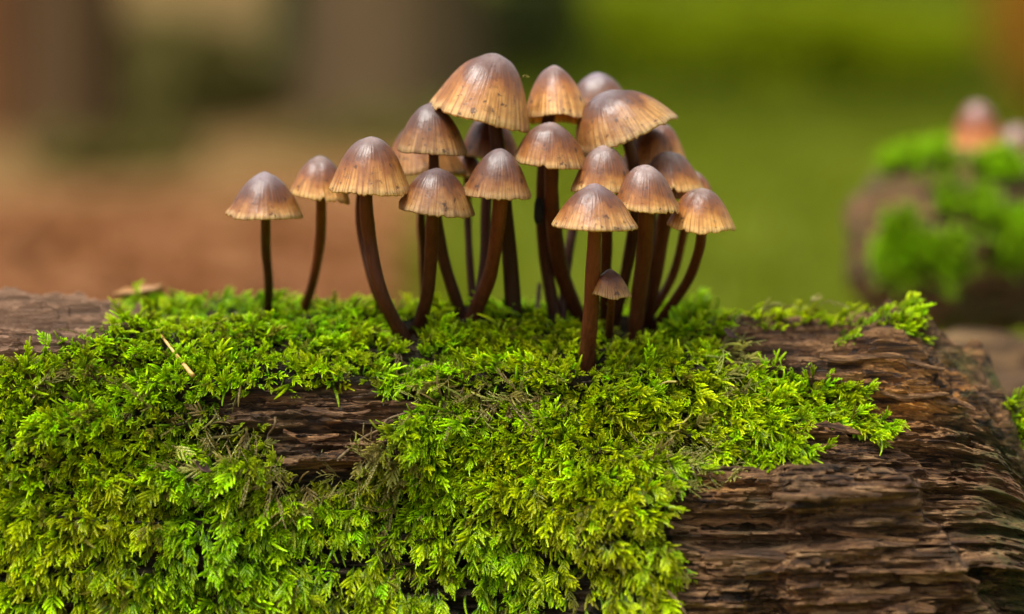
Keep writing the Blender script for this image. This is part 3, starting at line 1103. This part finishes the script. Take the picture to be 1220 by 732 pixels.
D_ = (0.72, 0.66, 0.66)
W_ = (1.12, 1.06, 1.0)
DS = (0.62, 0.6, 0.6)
mushroom('outermost mushroom standing alone, grey-topped conical cap on a thin dark stem', (316, 205), (274, 256), (356, 257), 0.12, [(317, 262), (318, 300), (319, 340), (319, 374)], 0.2, 11, 11,
         (1.15, 1.12, 1.15), 0.28, 0.5, 3, 0.015, 0.014, 1, stint=(0.6, 0.6, 0.65))
mushroom('amber-capped mushroom with slanting cap and slender bent stem, beside the outermost lone mushroom', (383, 187), (346, 229), (416, 241), 0.18, [(382, 240), (381, 285), (374, 335), (361, 374)], 0.2, 12, 13,
         (1.3, 1.2, 1.05), 0.5, 0.1, 3, 0.02, 0.03, 2)
mushroom('tall brown bell-capped mushroom in front of a twin stem, stem curving in towards the cluster', (443, 165), (397, 225), (488, 229), -0.02, [(437, 230), (440, 280), (455, 350), (480, 402)], 0, 17, 19,
         (1.2, 1.12, 1.02), 0.62, 0.25, 3, 0.012, 0.03, 3, stint=(0.75, 0.7, 0.7))
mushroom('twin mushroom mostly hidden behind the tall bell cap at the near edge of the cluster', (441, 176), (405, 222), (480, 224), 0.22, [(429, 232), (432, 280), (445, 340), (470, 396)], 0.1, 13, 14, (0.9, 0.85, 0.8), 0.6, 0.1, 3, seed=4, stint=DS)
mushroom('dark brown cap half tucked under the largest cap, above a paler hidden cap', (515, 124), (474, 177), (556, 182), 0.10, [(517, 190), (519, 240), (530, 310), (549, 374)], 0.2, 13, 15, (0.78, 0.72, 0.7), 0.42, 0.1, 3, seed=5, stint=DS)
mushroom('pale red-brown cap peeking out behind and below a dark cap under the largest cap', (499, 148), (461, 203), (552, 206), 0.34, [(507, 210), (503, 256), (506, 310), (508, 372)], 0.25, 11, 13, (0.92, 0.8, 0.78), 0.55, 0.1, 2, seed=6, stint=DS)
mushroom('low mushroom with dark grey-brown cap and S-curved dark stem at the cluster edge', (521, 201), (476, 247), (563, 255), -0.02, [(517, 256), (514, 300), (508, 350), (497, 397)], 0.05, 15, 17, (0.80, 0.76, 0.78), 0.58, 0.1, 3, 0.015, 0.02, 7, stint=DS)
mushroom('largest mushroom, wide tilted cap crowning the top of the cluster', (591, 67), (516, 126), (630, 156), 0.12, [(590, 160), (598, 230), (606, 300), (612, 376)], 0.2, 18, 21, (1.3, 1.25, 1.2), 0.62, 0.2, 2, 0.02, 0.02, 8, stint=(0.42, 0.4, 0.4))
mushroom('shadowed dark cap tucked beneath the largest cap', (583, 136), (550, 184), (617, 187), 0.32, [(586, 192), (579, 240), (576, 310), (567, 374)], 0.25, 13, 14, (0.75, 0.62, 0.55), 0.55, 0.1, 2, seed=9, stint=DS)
mushroom('small pale cap glimpsed between two dark caps beneath the largest cap', (556, 180), (538, 208), (576, 209), 0.38, [(557, 214), (558, 260), (560, 310), (563, 362)], 0.3, 10, 10, (1.5, 1.35, 1.15), 0.55, 0.1, 2, seed=10, stint=(0.8, 0.75, 0.7))
mushroom('spotted brown mushroom with pointed cap and amber stem leaning below the largest cap', (597, 177), (556, 230), (632, 235), -0.02, [(595, 238), (592, 280), (582, 330), (563, 378)], 0.2, 17, 18, (0.88, 0.82, 0.8), 0.36, 0.1, 3, 0.015, 0.025, 11, stint=(1.1, 1.05, 1.0))
mushroom('pale pointed cap tilted back with its gills showing, beside the largest cap', (660, 78), (627, 142), (704, 140), 0.2, [(650, 160), (646, 220), (648, 300), (657, 377)], 0.2, 15, 17, (1.4, 1.3, 1.2), 0.42, 0.1, -8, 0.05, 0.03, 12, stint=DS)
mushroom('grey cap at the very back, behind the broad slanting cap', (711, 87), (676, 142), (757, 138), 0.5, [(712, 150), (692, 225), (677, 300), (671, 368)], 0.35, 11, 13, (1.25, 1.3, 1.45), 0.55, 0.1, 3, seed=13, stint=DS)
mushroom('broad slanting grey-brown cap with torn rim, second largest of the cluster', (722, 112), (691, 179), (801, 141), 0.16, [(750, 180), (757, 240), (750, 310), (733, 378)], 0.2, 15, 17, (0.98, 0.98, 1.02), 0.72, 0.1, 4, 0.03, 0.03, 27, stint=DS)
mushroom('amber cap peeking out below the broad slanting cap', (781, 146), (738, 199), (817, 190), 0.34, [(778, 205), (776, 256), (771, 320), (762, 378)], 0.25, 14, 15, (1.3, 1.15, 1.0), 0.55, 0.1, 2, seed=15, stint=DS)
mushroom('dimpled brown cap below the pale pointed cap on a thick reddish stem', (657, 147), (615, 189), (699, 198), 0.06, [(658, 202), (658, 250), (668, 320), (690, 381)], 0.15, 19, 21, (1.2, 1.12, 1.05), 0.66, 0.05, 6, 0.015, 0.02, 16, stint=(0.85, 0.8, 0.8))
mushroom('amber rounded cap just above the nearest front mushroom', (719, 173), (681, 226), (753, 225), 0.04, [(720, 235), (722, 280), (722, 330), (721, 384)], 0.1, 15, 16, (1.35, 1.3, 1.2), 0.46, 0.1, 3, seed=17, stint=(0.8, 0.7, 0.65))
mushroom('front mushroom standing forward of the cluster, flared grey-brown cap on straight amber stem', (709, 220), (661, 267), (757, 270), -0.16, [(709, 272), (707, 320), (703, 380), (698, 440)], -0.2, 14, 21, (1.15, 1.1, 1.12), 0.42, 0.5, 3, 0.012, 0.016, 18, stint=(1.2, 1.15, 1.05))
mushroom('amber bell cap with pale tip beside the front mushroom, thick straight stem', (771, 196), (732, 245), (809, 252), -0.02, [(770, 254), (767, 300), (762, 350), (756, 403)], 0, 18, 18, (1.5, 1.42, 1.3), 0.48, 0.1, 3, 0.015, 0.025, 19, stint=(0.85, 0.8, 0.75))
mushroom('bright amber cap behind the pale-tipped bell cap', (797, 180), (764, 221), (837, 226), 0.16, [(797, 232), (791, 270), (783, 320), (768, 384)], 0.15, 18, 17, (1.55, 1.45, 1.25), 0.5, 0.1, 3, seed=20, stint=(1.0, 0.9, 0.85))
mushroom('cap mostly hidden behind the wavy-rimmed mushroom at the outer side of the cluster', (826, 205), (800, 236), (849, 236), 0.3, [(822, 245), (815, 280), (800, 330), (772, 382)], 0.2, 11, 13, (1.45, 1.3, 1.1), 0.6, 0.1, 3, seed=21, stint=(1.15, 1.05, 0.95))
mushroom('wavy-rimmed amber mushroom leaning outward on a strongly curved stem', (836, 224), (799, 267), (874, 272), 0.04, [(836, 272), (832, 300), (815, 340), (780, 392)], 0.1, 13, 15, (1.45, 1.38, 1.2), 0.5, 0.4, 5, 0.05, 0.04, 22, stint=(0.95, 0.85, 0.8))
mushroom('smallest mushroom, low brown cap beside the front mushroom stem', (727, 322), (708, 350), (752, 353), -0.08, [(729, 354), (727, 375), (725, 404)], -0.05, 10, 10, (0.85, 0.75, 0.65), 0.5, 0.4, 4, 0.04, 0.03, 23, stint=(0.9, 0.8, 0.75))

# ------------------------------------------------------------------ neighbouring wood, out of focus
def limb(name, label, path, radii, mat_attr, seed, ends=True, nr=110, nl=170, squash=(1, 1), mat=None, rough=1.0):
    P = np.array([tuple(p) for p in path])
    k = len(P)
    tt = np.linspace(0, k - 1, nl)
    Pe = np.vstack([2 * P[0] - P[1], P, 2 * P[-1] - P[-2]])
    Q, Rr = [], []
    for t in tt:
        i = min(int(t), k - 2)
        f = t - i
        p0, p1, p2, p3 = Pe[i], Pe[i + 1], Pe[i + 2], Pe[i + 3]
        Q.append(0.5 * ((2 * p1) + (-p0 + p2) * f + (2 * p0 - 5 * p1 + 4 * p2 - p3) * f * f + (-p0 + 3 * p1 - 3 * p2 + p3) * f ** 3))
        Rr.append(np.interp(t, range(k), radii))
    Q, Rr = np.array(Q), np.array(Rr)
    # rounded first end
    T = np.gradient(Q, axis=0)
    T /= np.linalg.norm(T, axis=1, keepdims=True)
    cap_n = 16
    phi = np.linspace(0.02, math.pi / 2, cap_n, endpoint=False)
    capQ = Q[0] - T[0] * Rr[0] * 0.85 * np.cos(phi)[:, None]
    capR = Rr[0] * np.sin(phi)
    Q = np.vstack([capQ, Q])
    Rr = np.concatenate([capR, Rr])
    T = np.vstack([np.repeat(T[:1], cap_n, 0), T])
    n = len(Q)
    ang = np.linspace(0, 2 * np.pi, nr, endpoint=False)
    e1 = np.cross(T, (0, 0, 1.0))
    e1 /= np.linalg.norm(e1, axis=1, keepdims=True)
    e2 = np.cross(e1, T)
    s = np.cumsum(np.concatenate([[0], np.linalg.norm(np.diff(Q, axis=0), axis=1)]))[:, None] / Rr.max()
    ca, sa = np.cos(ang)[None], np.sin(ang)[None]
    dd = 0.10 * fbm(s * 1.2 + seed, ca * 1.5, sa * 1.5, 3) + 0.05 * rough * fbm(s * 1.0, ca * 7 + seed, sa * 7, 4) + 0.02 * fbm(s * 6, ca * 14, sa * 14 + seed, 3)
    rad = Rr[:, None] * (1 + dd)
    V = Q[:, None, :] + e1[:, None, :] * (rad * ca * squash[0])[..., None] + e2[:, None, :] * (rad * sa * squash[1])[..., None]
    V = V.reshape(-1, 3)
    base = np.array((Q[:, 0].mean(), Q[:, 1].mean(), GZ))
    F = grid_faces(n, nr, True).tolist() + [list(range(nr)), list(range((n - 1) * nr, n * nr))]
    attrs = {kk: np.full(len(V), vv) for kk, vv in mat_attr.items()}
    root = empty(name, base)
    me = new_mesh('trunk_wood', V - base, F, mat or M_WOOD, True, attrs)
    link('trunk_wood', me, root)
    tag(root, label, 'log')
    return V, F


LV, LF = limb('mossy_log', 'dark blurred log end behind the cluster, covered in green moss patches', [at(1100, 292, 3.2), at(1150, 286, 3.4), at(1250, 285, 3.7), at(1420, 420, 4.2), at(1560, 760, 4.6), at(1640, 1160, 4.9)],
              [0.35, 0.385, 0.38, 0.42, 0.45, 0.5], {'amber': 0.25, 'pale': 0.05, 'algae': 0.8, 'humus_shade': 0.0}, 4)
def tan_wood():
    m = Mat('tan_wood')
    f = m.noise(m.coord((0.7, 7, 7)), 1.5, 5, 0.6, 0.6)
    c = m.ramp(f, [(0.38, (0.01209, 0.006448, 0.003224)), (0.47, (0.06851, 0.03546, 0.01209)), (0.58, (0.137, 0.07859, 0.03023)), (0.75, (0.1934, 0.1249, 0.05642))])
    return m.surface(m.principled(c, 0.75, m.bump(f, 0.8, 0.05), Specular_IOR_Level=0.25))


limb('bare_log', 'pale tan bare log lying behind the splintered end of the fallen log', [(1.80, 2.0, -1.24), (2.6, 2.15, -1.22), (4.0, 2.5, -1.22), (6.5, 3.1, -1.22)], [0.93, 0.96, 1.0, 1.0],
     {'amber': 1.5, 'pale': 0.12, 'algae': 0.0, 'humus_shade': 0.0}, 9, mat=tan_wood(), rough=1.8)


def moss_on(name, label, V, sel_fn, n, size):
    px, py = project(V)
    cen = V.mean(0)
    w = sel_fn(px, py)
    w = np.clip(w, 0, 1)
    i = rng.choice(len(V), n, p=w / w.sum())
    P = V[i] + rng.normal(0, 0.006, (n, 3))
    bv = BVHTree.FromPolygons(V.tolist(), LF)
    N = np.array([tuple(bv.find_nearest(Vector(p))[1]) for p in P])
    c2 = np.array(at(1130, 290, 3.4))
    sg = np.sign(np.sum(N * (P - c2), 1, keepdims=True))
    N = N * np.where(sg == 0, 1, sg)
    D = N * 0.7 + rng.normal(0, 0.5, (n, 3)) + np.array((0, 0, 0.1))
    protos = [moss_proto(31, 'bud', M_MOSS), moss_proto(32, 'plain', M_MOSS), moss_proto(33, 'bud', M_MOSS)]
    scatter(name, P, orient(D, N, rng.normal(0, 1, n)), size * (0.7 + 0.6 * rng.random(n)), rng.integers(0, 3, n), {'tint': 0.86 + 0.1 * rng.random(n), 'dry': rng.random(n) * 0.45}, protos, label, 'moss')


def blobs(px, py):
    def b(cx, cy, rx, ry, a=1.0):
        return a * np.exp(-((px - cx) / rx) ** 2 - ((py - cy) / ry) ** 2)
    v = b(1115, 285, 50, 62) + b(1085, 190, 40, 14, 0.9) + b(1215, 285, 25, 28, 1.2) + b(1195, 200, 30, 14, 0.8) + b(1060, 320, 22, 30, 0.4) + b(1160, 265, 25, 30, 0.5)
    v = v * (0.75 + 0.6 * noise(px * 0.03, py * 0.03, 1.0))
    v = np.where(v > 0.28, np.minimum(v, 0.8), 0)
    return v


moss_on('moss_patch', 'blurred green moss growing on the dark log end behind the cluster', LV, blobs, 3600, 0.8)

PG = 'pale mushrooms on the log behind'
mushroom('blurred pink-brown mushroom standing taller on the mossy log end behind', (1164, 122), (1131, 176), (1196, 178), 3.4, [(1164, 180), (1165, 190), (1166, 204)], 3.4, 22, 24,
         (2.0, 1.55, 1.4), 0.6, 0.1, 4, seed=41, hit=False, group=PG, bury=0.08)
mushroom('blurred pink-brown mushroom sitting lower on the mossy log behind its taller neighbour', (1210, 150), (1178, 200), (1243, 203), 3.6, [(1210, 204), (1211, 212), (1212, 222)], 3.6, 22, 24,
         (1.9, 1.5, 1.35), 0.6, 0.1, 4, seed=42, hit=False, group=PG, bury=0.08)

# ------------------------------------------------------------------ small litter on the log
def tube_between(name, pts, r0, r1, mat, label, cat, nr=8):
    P = np.array([tuple(p) for p in pts])
    base = P[0].copy()
    me = stem_mesh([Vector(p - base) for p in P], r0, r1, 3)
    me.materials.clear()
    me.materials.append(mat)
    o = link(name, me, loc=base)
    tag(o, label, cat)
    return o


def simple_mat(name, a, b, rough=0.6, scale=20):
    m = Mat(name)
    f = m.noise(m.coord(), scale, 4)
    return m.surface(m.principled(m.ramp(f, [(0.35, a), (0.65, b)]), rough, m.bump(f, 0.3, 0.01)))


M_NEEDLE = simple_mat('dry_needle', (0.52, 0.27, 0.06), (0.66, 0.42, 0.14))
M_TWIG = simple_mat('dry_twig', (0.07, 0.045, 0.018), (0.19, 0.125, 0.05), 0.8, 60)
M_YELLOW = simple_mat('yellow_stalk', (0.30, 0.25, 0.03), (0.42, 0.36, 0.08))
M_FLAKE = simple_mat('bark_flake', (0.05, 0.025, 0.018), (0.14, 0.075, 0.05))
M_DARK = simple_mat('dark_knot', (0.003, 0.002, 0.002), (0.008, 0.005, 0.004), 0.95)


def lifted(px, py, up=0.06):
    p, n = on_log(px, py)
    nn = Vector(n)
    if nn.dot(p - Vector((0, 0.42, -1.1))) < 0:
        nn = -nn
    d = (Vector(CAMP) - p).normalized()
    return p + d * up


tube_between('pine_needle', [lifted(184, 389, 0.07), lifted(206, 418, 0.08), lifted(230, 448, 0.07)], 0.003, 0.007, M_NEEDLE, 'straight tan dry needle lying across the moss below the bare pale wood', 'needle')
tube_between('dry_stalk', [lifted(402, 548, 0.03), lifted(430, 524, 0.05), lifted(452, 512, 0.055), lifted(462, 500, 0.06), lifted(484, 492, 0.04)], 0.005, 0.003, M_TWIG, 'brown dry stalk slanting along the edge of the bare wood hollow in the moss', 'stalk')
tube_between('dry_stalk', [lifted(318, 530, 0.03), lifted(320, 518, 0.05), lifted(327, 508, 0.06), lifted(328, 497, 0.07)], 0.003, 0.004, M_TWIG, 'short upright brown stalk standing in front of the bare wood hollow', 'stalk')
tube_between('dry_stalk', [lifted(752, 470, 0.04), lifted(772, 466, 0.075), lifted(792, 456, 0.07), lifted(806, 455, 0.05)], 0.003, 0.0035, M_YELLOW, 'thin yellow stalk lying on the moss in front of the smallest mushroom', 'stalk')
tube_between('dry_stalk', [lifted(778, 520, 0.04), lifted(795, 511, 0.07), lifted(812, 505, 0.07), lifted(826, 492, 0.05)], 0.004, 0.003, M_YELLOW, 'thin yellow stalk rising from the grey withered moss beside the bare wood', 'stalk')
tube_between('dry_stalk', [at(643, 338, 0.42), at(641, 360, 0.4), at(640, 385, 0.36)], 0.008, 0.010, M_TWIG, 'pale thin stalk standing behind the dark stems of the cluster', 'stalk')
tube_between('twig', [lifted(796, 705, 0.03), lifted(808, 718, 0.05), lifted(818, 735, 0.05)], 0.006, 0.005, M_TWIG, 'reddish twig poking out where moss meets the lower front wood', 'twig')


def leaf_thing(name, p, size, rot, mat, label):
    nu, nv = 15, 7
    V = []
    for i in range(nu):
        t = i / (nu - 1)
        w = 0.42 * math.sin(math.pi * t ** 0.85) ** 0.8
        for j in range(nv):
            u = j / (nv - 1) * 2 - 1
            V.append(((t - 0.5) * size, u * w * size * 0.6, size * (0.10 * u * u * (1 + t) + 0.12 * (t - 0.5) ** 2 + 0.015 * math.sin(t * 17 + u * 3))))
    me = new_mesh(name, V, grid_faces(nu, nv), mat)
    o = link(name, me, loc=p)
    o.rotation_euler = rot
    sm = o.modifiers.new('thickness', 'SOLIDIFY')
    sm.thickness = size * 0.015
    tag(o, label, 'leaf')
    return o


M_OLEAF = simple_mat('orange_leaf', (0.2625, 0.1155, 0.021), (0.3465, 0.189, 0.06825), 0.55, 8)
M_RLEAF = simple_mat('red_leaf', (0.21, 0.04, 0.01), (0.275, 0.07, 0.02), 0.55, 8)
leaf_thing('fallen_leaf', at(165, 354, 0.62), 0.16, (R(8), R(-3), R(10)), M_OLEAF, 'curled orange-tan leaf lying on top of the bare pale part of the log')
leaf_thing('fallen_leaf', at(1108, 402, 0.62), 0.14, (R(30), R(35), R(20)), M_RLEAF, 'small red-brown leaf tucked behind the mossy top of the splintered end')
for px, py, sz, lab in [(240, 557, 0.055, 'dark brown bark flake caught in the moss below the bare wood hollow'), (868, 398, 0.05, 'dark bark crumb on the moss edge beside the wavy-rimmed mushroom')]:
    o = leaf_thing('bark_flake', lifted(px, py, 0.07), sz, (R(60), R(40), R(20)), M_FLAKE, lab)
    o['category'] = 'bark flake'
# a scrap of yellow moss stuck to the biggest cap, a dark knot on one stem
V, F, Aa = [], [], []
shoot_axis(V, F, Aa, (0, 0, 0), (0.6, 0, 1), (0.8, 0, -1.2), 0.03, 10, 0.008, 0.002, 0.9, 0.6, 1.0, random.Random(5))
me = new_mesh('moss_scrap', [tuple(v) for v in V], F, M_YELLOW, True, {'along': Aa})
o = link('moss_scrap', me, loc=at(619, 95, 0.1))
tag(o, 'tiny yellow scrap of moss stuck to the side of the largest cap', 'moss scrap')


def lump(name, p, rx, rz, parent, mat):
    bm = bmesh.new()
    bmesh.ops.create_icosphere(bm, subdivisions=3, radius=1)
    for v in bm.verts:
        c = v.co
        k = 1 + 0.25 * float(noise(c.x * 2 + 3, c.y * 2, c.z * 2))
        v.co = Vector((c.x * rx * k, c.y * rx * k, c.z * rz * k * (1 + 0.15 * c.x)))
    me = bpy.data.meshes.new(name)
    bm.to_mesh(me)
    bm.free()
    me.materials.append(mat)
    for pl in me.polygons:
        pl.use_smooth = True
    o = link(name, me, parent)
    o.location = p - (parent.location if parent else Vector())
    return o


for ob in list(C.objects):
    if ob.get('label', '').startswith('pale pointed cap tilted back'):
        lump('knot', at(642, 252, 0.17), 0.016, 0.042, ob, M_DARK)

# ------------------------------------------------------------------ woodland behind, far out of focus
def gpos(px, dist):
    """a point on the ground, dist in front of the camera, under picture column px"""
    x = (px - 610) / FPX * dist
    y = CAMP[1] + dist
    return Vector((x, y, float(ground_h(x, y))))


def leaf_quads(cen, rad, n, size, seed):
    r = np.random.default_rng(seed)
    d = r.normal(0, 1, (n, 3))
    d /= np.linalg.norm(d, axis=1, keepdims=True)
    P = np.array(cen) + d * (r.random((n, 1)) ** 0.45) * np.array(rad) * (1 + 0.35 * noise(d[:, 0] * 2 + seed, d[:, 1] * 2, d[:, 2] * 2)[:, None])
    a = r.normal(0, 1, (n, 3))
    a /= np.linalg.norm(a, axis=1, keepdims=True)
    b = np.cross(a, r.normal(0, 1, (n, 3)))
    b /= np.linalg.norm(b, axis=1, keepdims=True)
    s = size * (0.6 + 0.8 * r.random((n, 1)))
    V = np.stack([P, P + a * s * 0.5 + b * s * 0.3, P + a * s, P + a * s * 0.5 - b * s * 0.3], 1).reshape(-1, 3)
    F = np.arange(n * 4).reshape(-1, 4)
    return V, F


def cone_tube(V, F, p0, p1, r0, r1, nr=10, nl=8, wob=0.0, seed=0):
    b = len(V)
    p0, p1 = Vector(p0), Vector(p1)
    ax = (p1 - p0).normalized()
    e1 = ax.orthogonal().normalized()
    e2 = ax.cross(e1)
    for i in range(nl + 1):
        t = i / nl
        c = p0.lerp(p1, t) + e1 * wob * math.sin(t * 5 + seed) * (t)
        rr = r0 + (r1 - r0) * t
        if t < 0.12:
            rr *= 1 + 1.0 * (0.12 - t) / 0.12 * 0.35
        for j in range(nr):
            a = 2 * math.pi * j / nr
            k = 1 + 0.12 * math.sin(3 * a + seed) * (1 - t)
            V.append(tuple(c + e1 * math.cos(a) * rr * k + e2 * math.sin(a) * rr * k))
    for i in range(nl):
        for j in range(nr):
            F.append((b + i * nr + j, b + i * nr + (j + 1) % nr, b + (i + 1) * nr + (j + 1) % nr, b + (i + 1) * nr + j))


M_GREENLEAF = plain_leaf_material('tree_leaves', [(0.05, 0.10, 0.012), (0.09, 0.14, 0.015), (0.06, 0.11, 0.01)])


def tree(label, px, dist, wpx, height, bark, seed, lean=0.0):
    p = gpos(px, dist)
    root = empty('tree', p - Vector((0, 0, 0.3)), 1)
    r = random.Random(seed)
    rad = wpx / FPX * dist / 2
    V, F = [], []
    top = Vector((lean * height, 0, height))
    cone_tube(V, F, (0, 0, 0), top, rad, rad * 0.35, 20, 24, rad * 0.5, seed)
    for k in range(7):
        t = 0.5 + 0.07 * k
        a = r.uniform(0, 6.28)
        q = top * t
        cone_tube(V, F, q, q + Vector((math.cos(a), math.sin(a), 0.7)) * height * 0.2, rad * 0.3, rad * 0.06, 8, 5)
    link('trunk', new_mesh('trunk', V, F, bark), root)
    LVs, LFs = [], []
    for k in range(9):
        a = r.uniform(0, 6.28)
        c = top * r.uniform(0.62, 1.0) + Vector((math.cos(a), math.sin(a), 0)) * height * r.uniform(0.05, 0.2)
        v, f = leaf_quads(tuple(c), (height * 0.13, height * 0.13, height * 0.09), 220, height * 0.022, seed * 31 + k)
        LFs.append(f + sum(len(q) for q in LVs))
        LVs.append(v)
    link('crown', new_mesh('crown', np.vstack(LVs), np.vstack(LFs), M_GREENLEAF, False), root)
    tag(root, label, 'tree', 'trees far behind the log')


B_DARK = bark_material('dark_bark', (0.055, 0.03001, 0.009504), (0.0935, 0.05324, 0.01782))
B_BROWN = bark_material('brown_bark', (0.07875, 0.04991, 0.021), (0.1487, 0.0966, 0.042))
B_ORANGE = bark_material('orange_bark', (0.112, 0.048, 0.016), (0.24, 0.112, 0.04))
B_MOSSY = bark_material('mossy_bark', (0.03, 0.04, 0.008), (0.08, 0.10, 0.018))
tree('dark blurred tree trunk rising from the brown leaf litter', 95, 78, 95, 80, B_DARK, 1)
tree('stout brown blurred tree trunk behind the tall bell-capped mushroom', 470, 82, 170, 110, B_BROWN, 2)
tree('slender moss-green blurred trunk beside the stout brown trunk', 345, 88, 42, 70, B_MOSSY, 3, 0.01)
tree('orange-barked blurred trunk beyond the leaf litter beside the dark trunk', 0, 84, 70, 90, B_ORANGE, 4)
tree('dark blurred trunk far behind the largest cap', 640, 92, 70, 90, B_MOSSY, 5)


def shrub(label, px, dist, wpx, hpx, n, size, mat, seed, name='shrub', cat='shrub'):
    p = gpos(px, dist)
    k = dist / FPX
    w, h = wpx * k / 2, hpx * k
    root = empty(name, p - Vector((0, 0, 0.2)), 1)
    r = random.Random(seed)
    V, F = [], []
    for q in range(6):
        a = r.uniform(0, 6.28)
        cone_tube(V, F, (0, 0, 0), (math.cos(a) * w * 0.6, math.sin(a) * w * 0.6, h * r.uniform(0.6, 0.9)), 0.12, 0.04, 6, 5)
    link('stems', new_mesh('stems', V, F, B_BROWN), root)
    LVs, LFs, c0 = [], [], 0
    for q in range(8):
        c = (r.uniform(-0.65, 0.65) * w, r.uniform(-0.6, 0.6) * w, r.uniform(0.15, 0.8) * h)
        v, f = leaf_quads(c, (w * 0.45, w * 0.45, h * 0.32), n // 8, size, seed * 17 + q)
        LVs.append(v)
        LFs.append(f + c0)
        c0 += len(v)
    link('foliage', new_mesh('foliage', np.vstack(LVs), np.vstack(LFs), mat, False), root)
    tag(root, label, cat, 'undergrowth behind the log')


S_OLIVE = plain_leaf_material('olive_leaves', [(0.1159, 0.09804, 0.01783), (0.1694, 0.1471, 0.0312), (0.1336, 0.1159, 0.02229)])
S_DARKG = plain_leaf_material('dark_leaves', [(0.0504, 0.0612, 0.00864), (0.0792, 0.0936, 0.01296), (0.0612, 0.072, 0.00864)])
S_LIGHT = plain_leaf_material('light_leaves', [(0.3889, 0.4705, 0.0036), (0.4926, 0.5779, 0.0036), (0.4278, 0.5108, 0.0036)])
S_RUST = plain_leaf_material('rusty_fern', [(0.46, 0.23, 0.02), (0.58, 0.30, 0.03), (0.40, 0.22, 0.02)])
shrub('olive-green blurred shrub between the dark trunk and the slender trunk', 262, 84, 300, 120, 3000, 0.5, S_OLIVE, 11)
shrub('dark green blurred shrub behind the largest cap', 610, 90, 190, 120, 3000, 0.5, S_DARKG, 12)
shrub('bright green blurred shrub right behind the grey rear cap', 800, 96, 260, 110, 4000, 0.5, S_LIGHT, 13)
shrub('wide bright green blurred shrub filling the clearing behind the log', 1010, 94, 300, 110, 4500, 0.5, S_LIGHT, 14)
shrub('rusty orange blurred fern clump at the far edge of the clearing', 1235, 84, 150, 200, 2500, 0.5, S_RUST, 15, 'fern_clump', 'fern')
shrub('low olive blurred shrub at the foot of the dark trunk', 130, 72, 190, 50, 1800, 0.4, S_OLIVE, 17)
shrub('low olive blurred shrub at the foot of the stout brown trunk', 420, 75, 230, 50, 1800, 0.4, S_OLIVE, 18)
shrub('rusty blurred fern clump beyond the leaf litter', 20, 92, 170, 110, 2500, 0.5, S_RUST, 16, 'fern_clump', 'fern')


def ground_scatter(name, label, cat, n, pxr, dr, protos, size):
    px = rng.uniform(*pxr, n)
    D = dr[0] * (dr[1] / dr[0]) ** rng.random(n)
    x = (px - 610) / FPX * D
    y = CAMP[1] + D
    P = np.stack([x, y, ground_h(x, y) + 0.03], -1)
    rot = np.stack([rng.normal(0, 0.35, n), rng.normal(0, 0.35, n), rng.uniform(0, 6.28, n)], -1)
    scatter(name, P, rot, size * (0.6 + 0.8 * rng.random(n)), rng.integers(0, len(protos), n), {'tint': rng.random(n)}, protos, label, cat)


def proto_leaf(seed, mat):
    r = random.Random(seed)
    V, F = [], []
    outline = [(-0.5, 0), (-0.3, 0.16), (-0.05, 0.28), (0.2, 0.24), (0.42, 0.1), (0.55, 0), (0.42, -0.1), (0.2, -0.24), (-0.05, -0.28), (-0.3, -0.16)]
    V = [(x, y, 0.25 * abs(y) + 0.1 * x * x + r.uniform(-0.02, 0.02)) for x, y in outline] + [(0, 0, 0)]
    F = [(i, (i + 1) % 10, 10) for i in range(10)]
    return link('litter_leaf', new_mesh('litter_leaf', V, F, mat, False), link_it=False)


def proto_tuft(seed, mat):
    r = random.Random(seed)
    V, F = [], []
    for k in range(14):
        a = r.uniform(0, 6.28)
        h = r.uniform(0.5, 1.1)
        o = (r.uniform(-.2, .2), r.uniform(-.2, .2))
        b = len(V)
        for t, w in ((0, 0.03), (0.5, 0.026), (1, 0.002)):
            c = (o[0] + math.cos(a) * 0.5 * t * t, o[1] + math.sin(a) * 0.5 * t * t, h * t * (1 - 0.2 * t))
            V += [(c[0] - math.sin(a) * w, c[1] + math.cos(a) * w, c[2]), (c[0] + math.sin(a) * w, c[1] - math.cos(a) * w, c[2])]
        F += [(b, b + 1, b + 3, b + 2), (b + 2, b + 3, b + 5, b + 4)]
    return link('grass_tuft', new_mesh('grass_tuft', V, F, mat, False), link_it=False)


M_LIT = plain_leaf_material('leaf_litter', [(0.1802, 0.06195, 0.01565), (0.2764, 0.114, 0.03499), (0.2283, 0.08669, 0.0247), (0.3123, 0.1436, 0.04939)], 0.15)
M_GRASS = plain_leaf_material('grass', [(0.1273, 0.1614, 0.000936), (0.1722, 0.2075, 0.001248), (0.1498, 0.1845, 0.000936)], 0.3)
ground_scatter('leaf_litter', 'blurred brown fallen leaves covering the woodland floor', 'leaf litter', 3500, (-250, 560), (16, 62), [proto_leaf(1, M_LIT), proto_leaf(2, M_LIT)], 0.8)
ground_scatter('grass', 'blurred green grass of the clearing behind the log', 'grass', 6000, (520, 1500), (16, 160), [proto_tuft(1, M_GRASS), proto_tuft(2, M_GRASS), proto_tuft(3, M_GRASS)], 0.9)
